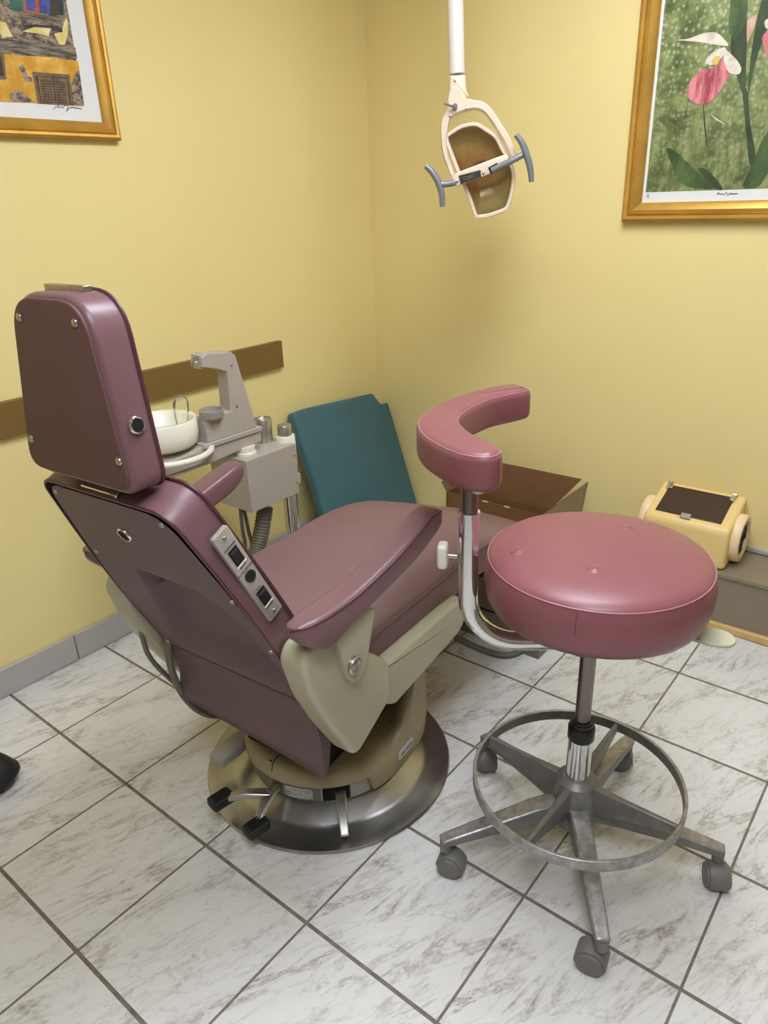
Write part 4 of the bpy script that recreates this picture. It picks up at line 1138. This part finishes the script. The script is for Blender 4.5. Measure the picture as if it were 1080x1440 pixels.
# knuckle and fork
kn = rounded([c2(285, 145), c2(402, 140), c2(410, 265), c2(432, 305), c2(370, 330), c2(350, 255), c2(280, 250)], .006, 3)
k = MB(); k.slab(kn, LF, -.024, .018, .006, 3); k.build('knuckle', 'ivory', lp, smooth=50)
def resample(pts, n):
    P = smooth([V(c2(*q)) for q in pts], 8); L = [0]
    for a, b in zip(P, P[1:]): L.append(L[-1]+(b-a).length)
    out = []; jx = 0
    for i in range(n):
        t_ = L[-1]*i/(n-1)
        while jx < len(L)-2 and L[jx+1] < t_: jx += 1
        f_ = (t_-L[jx])/max(1e-9, L[jx+1]-L[jx]); out.append(P[jx].lerp(P[jx+1], f_))
    return out
oR = resample([(300, 236), (345, 240), (380, 300), (430, 328), (505, 340), (560, 362), (620, 430), (680, 525), (730, 605), (765, 680), (790, 740), (803, 800)], 40)
iR = resample([(330, 452), (375, 432), (420, 420), (450, 412), (485, 410), (520, 420), (550, 440), (600, 505), (650, 590), (690, 660), (725, 735), (745, 800)], 40)
oL = resample([(300, 236), (282, 260), (276, 310), (278, 360), (255, 415), (225, 475), (216, 540), (218, 640), (230, 740), (258, 830), (290, 905)], 40)
iL = resample([(330, 452), (310, 465), (295, 478), (284, 492), (276, 515), (272, 545), (268, 580), (262, 640), (268, 720), (288, 800), (318, 890)], 40)
def strip(o_, i_):
    rings = []
    for a, b in zip(o_, i_):
        d = (b-a); l = d.length; e = d/l; bv = min(.006, l*.3)
        sec = [(0, .006), (0, .034-bv), (bv, .034), (l-bv, .034), (l, .034-bv), (l, .006), (l-bv, 0), (bv, 0)]
        rings.append([LF(a.x+e.x*u_, a.y+e.y*u_, h) for u_, h in sec])
    return rings
k = MB(); k.rings(strip(oR, iR)); k.rings(strip(oL, iL)); fkk = k.build('fork', 'ivory', lp, smooth=40)
k = MB(); q = lq(*c4(325, 375), .036); k.tube([q-hn*.004, q+hn*.012], .007, 16); k.tube([q+hn*.010, q+hn*.012-hr*.012, lq(*c4(240, 352), .05)], [.004, .0035, .0025], 10); k.build('tension_lever', 'grey', fkk)
for cx, cy in ((410, 392), (285, 447), (323, 180)):
    q = lq(*c4(cx, cy), .034 if cy > 200 else .018); screw(frame(q, hr, V((0, 0, 1)), hn), fkk, .0035)
# head shell: open front, deep reflector behind
head = [(245, 620), (300, 560), (380, 515), (480, 500), (560, 540), (640, 600), (690, 690), (745, 790), (778, 880), (775, 980), (745, 1110), (715, 1165), (650, 1195), (560, 1222), (480, 1225), (462, 1195), (430, 1100), (395, 1010), (345, 900), (290, 760)]
hd = [(p.x, p.y) for p in smooth([V(c2(*q)) for q in head], 4, True)]
if area(hd) < 0: hd = hd[::-1]
k = MB(); cx = sum(p[0] for p in hd)/len(hd); cy = sum(p[1] for p in hd)/len(hd)
def ring_at(off, h, sc=1.0): return [LF(cx+(x-cx)*sc, cy+(y-cy)*sc, h) for x, y in inset(hd, off)]
rings = [ring_at(.012, -.02), ring_at(.012, .018), ring_at(.009, .022), ring_at(.002, .022), ring_at(0, .019), ring_at(0, -.03), ring_at(.004, -.06), ring_at(.015, -.09, .95), ring_at(.02, -.115, .75), ring_at(.02, -.128, .4)]
k.rings(rings, cap0=False); hs = k.build('head_shell', 'ivory', lp, smooth=40)
k = MB(); rings = [ring_at(.0125, .008), ring_at(.014, -.012, .98), ring_at(.015, -.030, .88), ring_at(.015, -.042, .66), ring_at(.015, -.048, .34), ring_at(.015, -.049, .05)]
k.rings(rings, cap0=False); k.build('reflector', 'reflector', hs, smooth=60)
k = MB(); k.rings([ring_at(.0122, .012), ring_at(.0122, .0145)]); k.build('lens', 'lens', hs)
# lamp socket rib inside
k = MB(); k.tube([lq(*c4(255, 640), .002), lq(*c4(480, 1190), .002)], .004, 8); k.build('lens_rib', 'lens', hs)
k = MB(); k.tube([lq(*c4(470, 830), -.022), lq(*c4(560, 800), -.022)], .009, 14); k.build('bulb_holder', 'grey', hs)
# cross bar with name plate, in front of the lens
bar = [c2(300, 905), c2(345, 880), c2(700, 745), c2(722, 755), c2(725, 800), c2(590, 890), c2(345, 985), c2(318, 965)]
k = MB(); k.slab(bar, LF, .030, .052, .003, 3); cb = k.build('cross_bar', 'ivory', lp, smooth=40)
pl = [c2(352, 905), c2(515, 862), c2(522, 918), c2(368, 970)]
k = MB(); k.prism(pl, LF, .052, .0535); npl = k.build('name_plate', 'ink', cb)
k = MB()
ed = [c2(356, 910), c2(511, 868), c2(516, 914), c2(370, 964)]
k.tube([LF(x, y, .0537) for x, y in ed], .0007, 5, closed=True)
gl = [(385, 925), (395, 915), (425, 912), (450, 905), (470, 895), (485, 905), (475, 915), (455, 915), (430, 925), (405, 935), (390, 930)]
k.tube([LF(*c2(x, y), .0538) for x, y in gl], .0013, 6); k.tube([LF(*c2(x, y), .0538) for x, y in [(440, 900), (432, 940)]], .001, 5)
k.build('plate_mark', 'bolt', npl)
for cx_, cy_ in ((540, 882), (340, 945)):
    q = lq(*c4(cx_, cy_), .052); screw(frame(q, hr, V((0, 0, 1)), hn), cb, .0042)
# handles
k = MB(); k.prism([c2(572, 845), c2(640, 808), c2(650, 870), c2(590, 890)], LF, .046, .0535); k.build('bar_slot', 'dark', cb)
def handle(stem, grip, d):
    k = MB(); k.tube(smooth([lq(*c4(*q), e) for q, e in zip(stem, d)], 5), [.009]*(5*(len(stem)-1)+1), 12)
    k.build('handle_stem', 'handle', lp)
    P = smooth([lq(*c4(*q), .06) for q in grip], 6)
    n = len(P); k = MB()
    k.tube(P, [.0075+.0028*math.sin(PI*i/(n-1)) for i in range(n)], 12); k.build('handle_grip', 'handle', lp)
handle([(600, 862), (680, 825), (760, 785), (835, 745)], [(785, 590), (830, 650), (865, 740), (893, 840), (905, 950)], [.052, .056, .06, .06])
handle([(322, 955), (270, 965), (215, 968)], [(102, 828), (150, 875), (195, 950), (222, 1040), (228, 1140)], [.045, .055, .06])

# ------------------------------------------------------------------ light and colour
w = bpy.data.worlds.new('world'); SC.world = w; w.use_nodes = True
w.node_tree.nodes['Background'].inputs[0].default_value = (.9, .92, 1, 1)
w.node_tree.nodes['Background'].inputs[1].default_value = .05
vs = SC.view_settings
vs.view_transform = 'Standard'; vs.look = 'None'; vs.gamma = 1; vs.use_curve_mapping = False
vs.exposure = 0.0
SC.display_settings.display_device = 'sRGB'
SC.cycles.max_bounces = 8; SC.cycles.diffuse_bounces = 5
SC.cycles.use_denoising = True
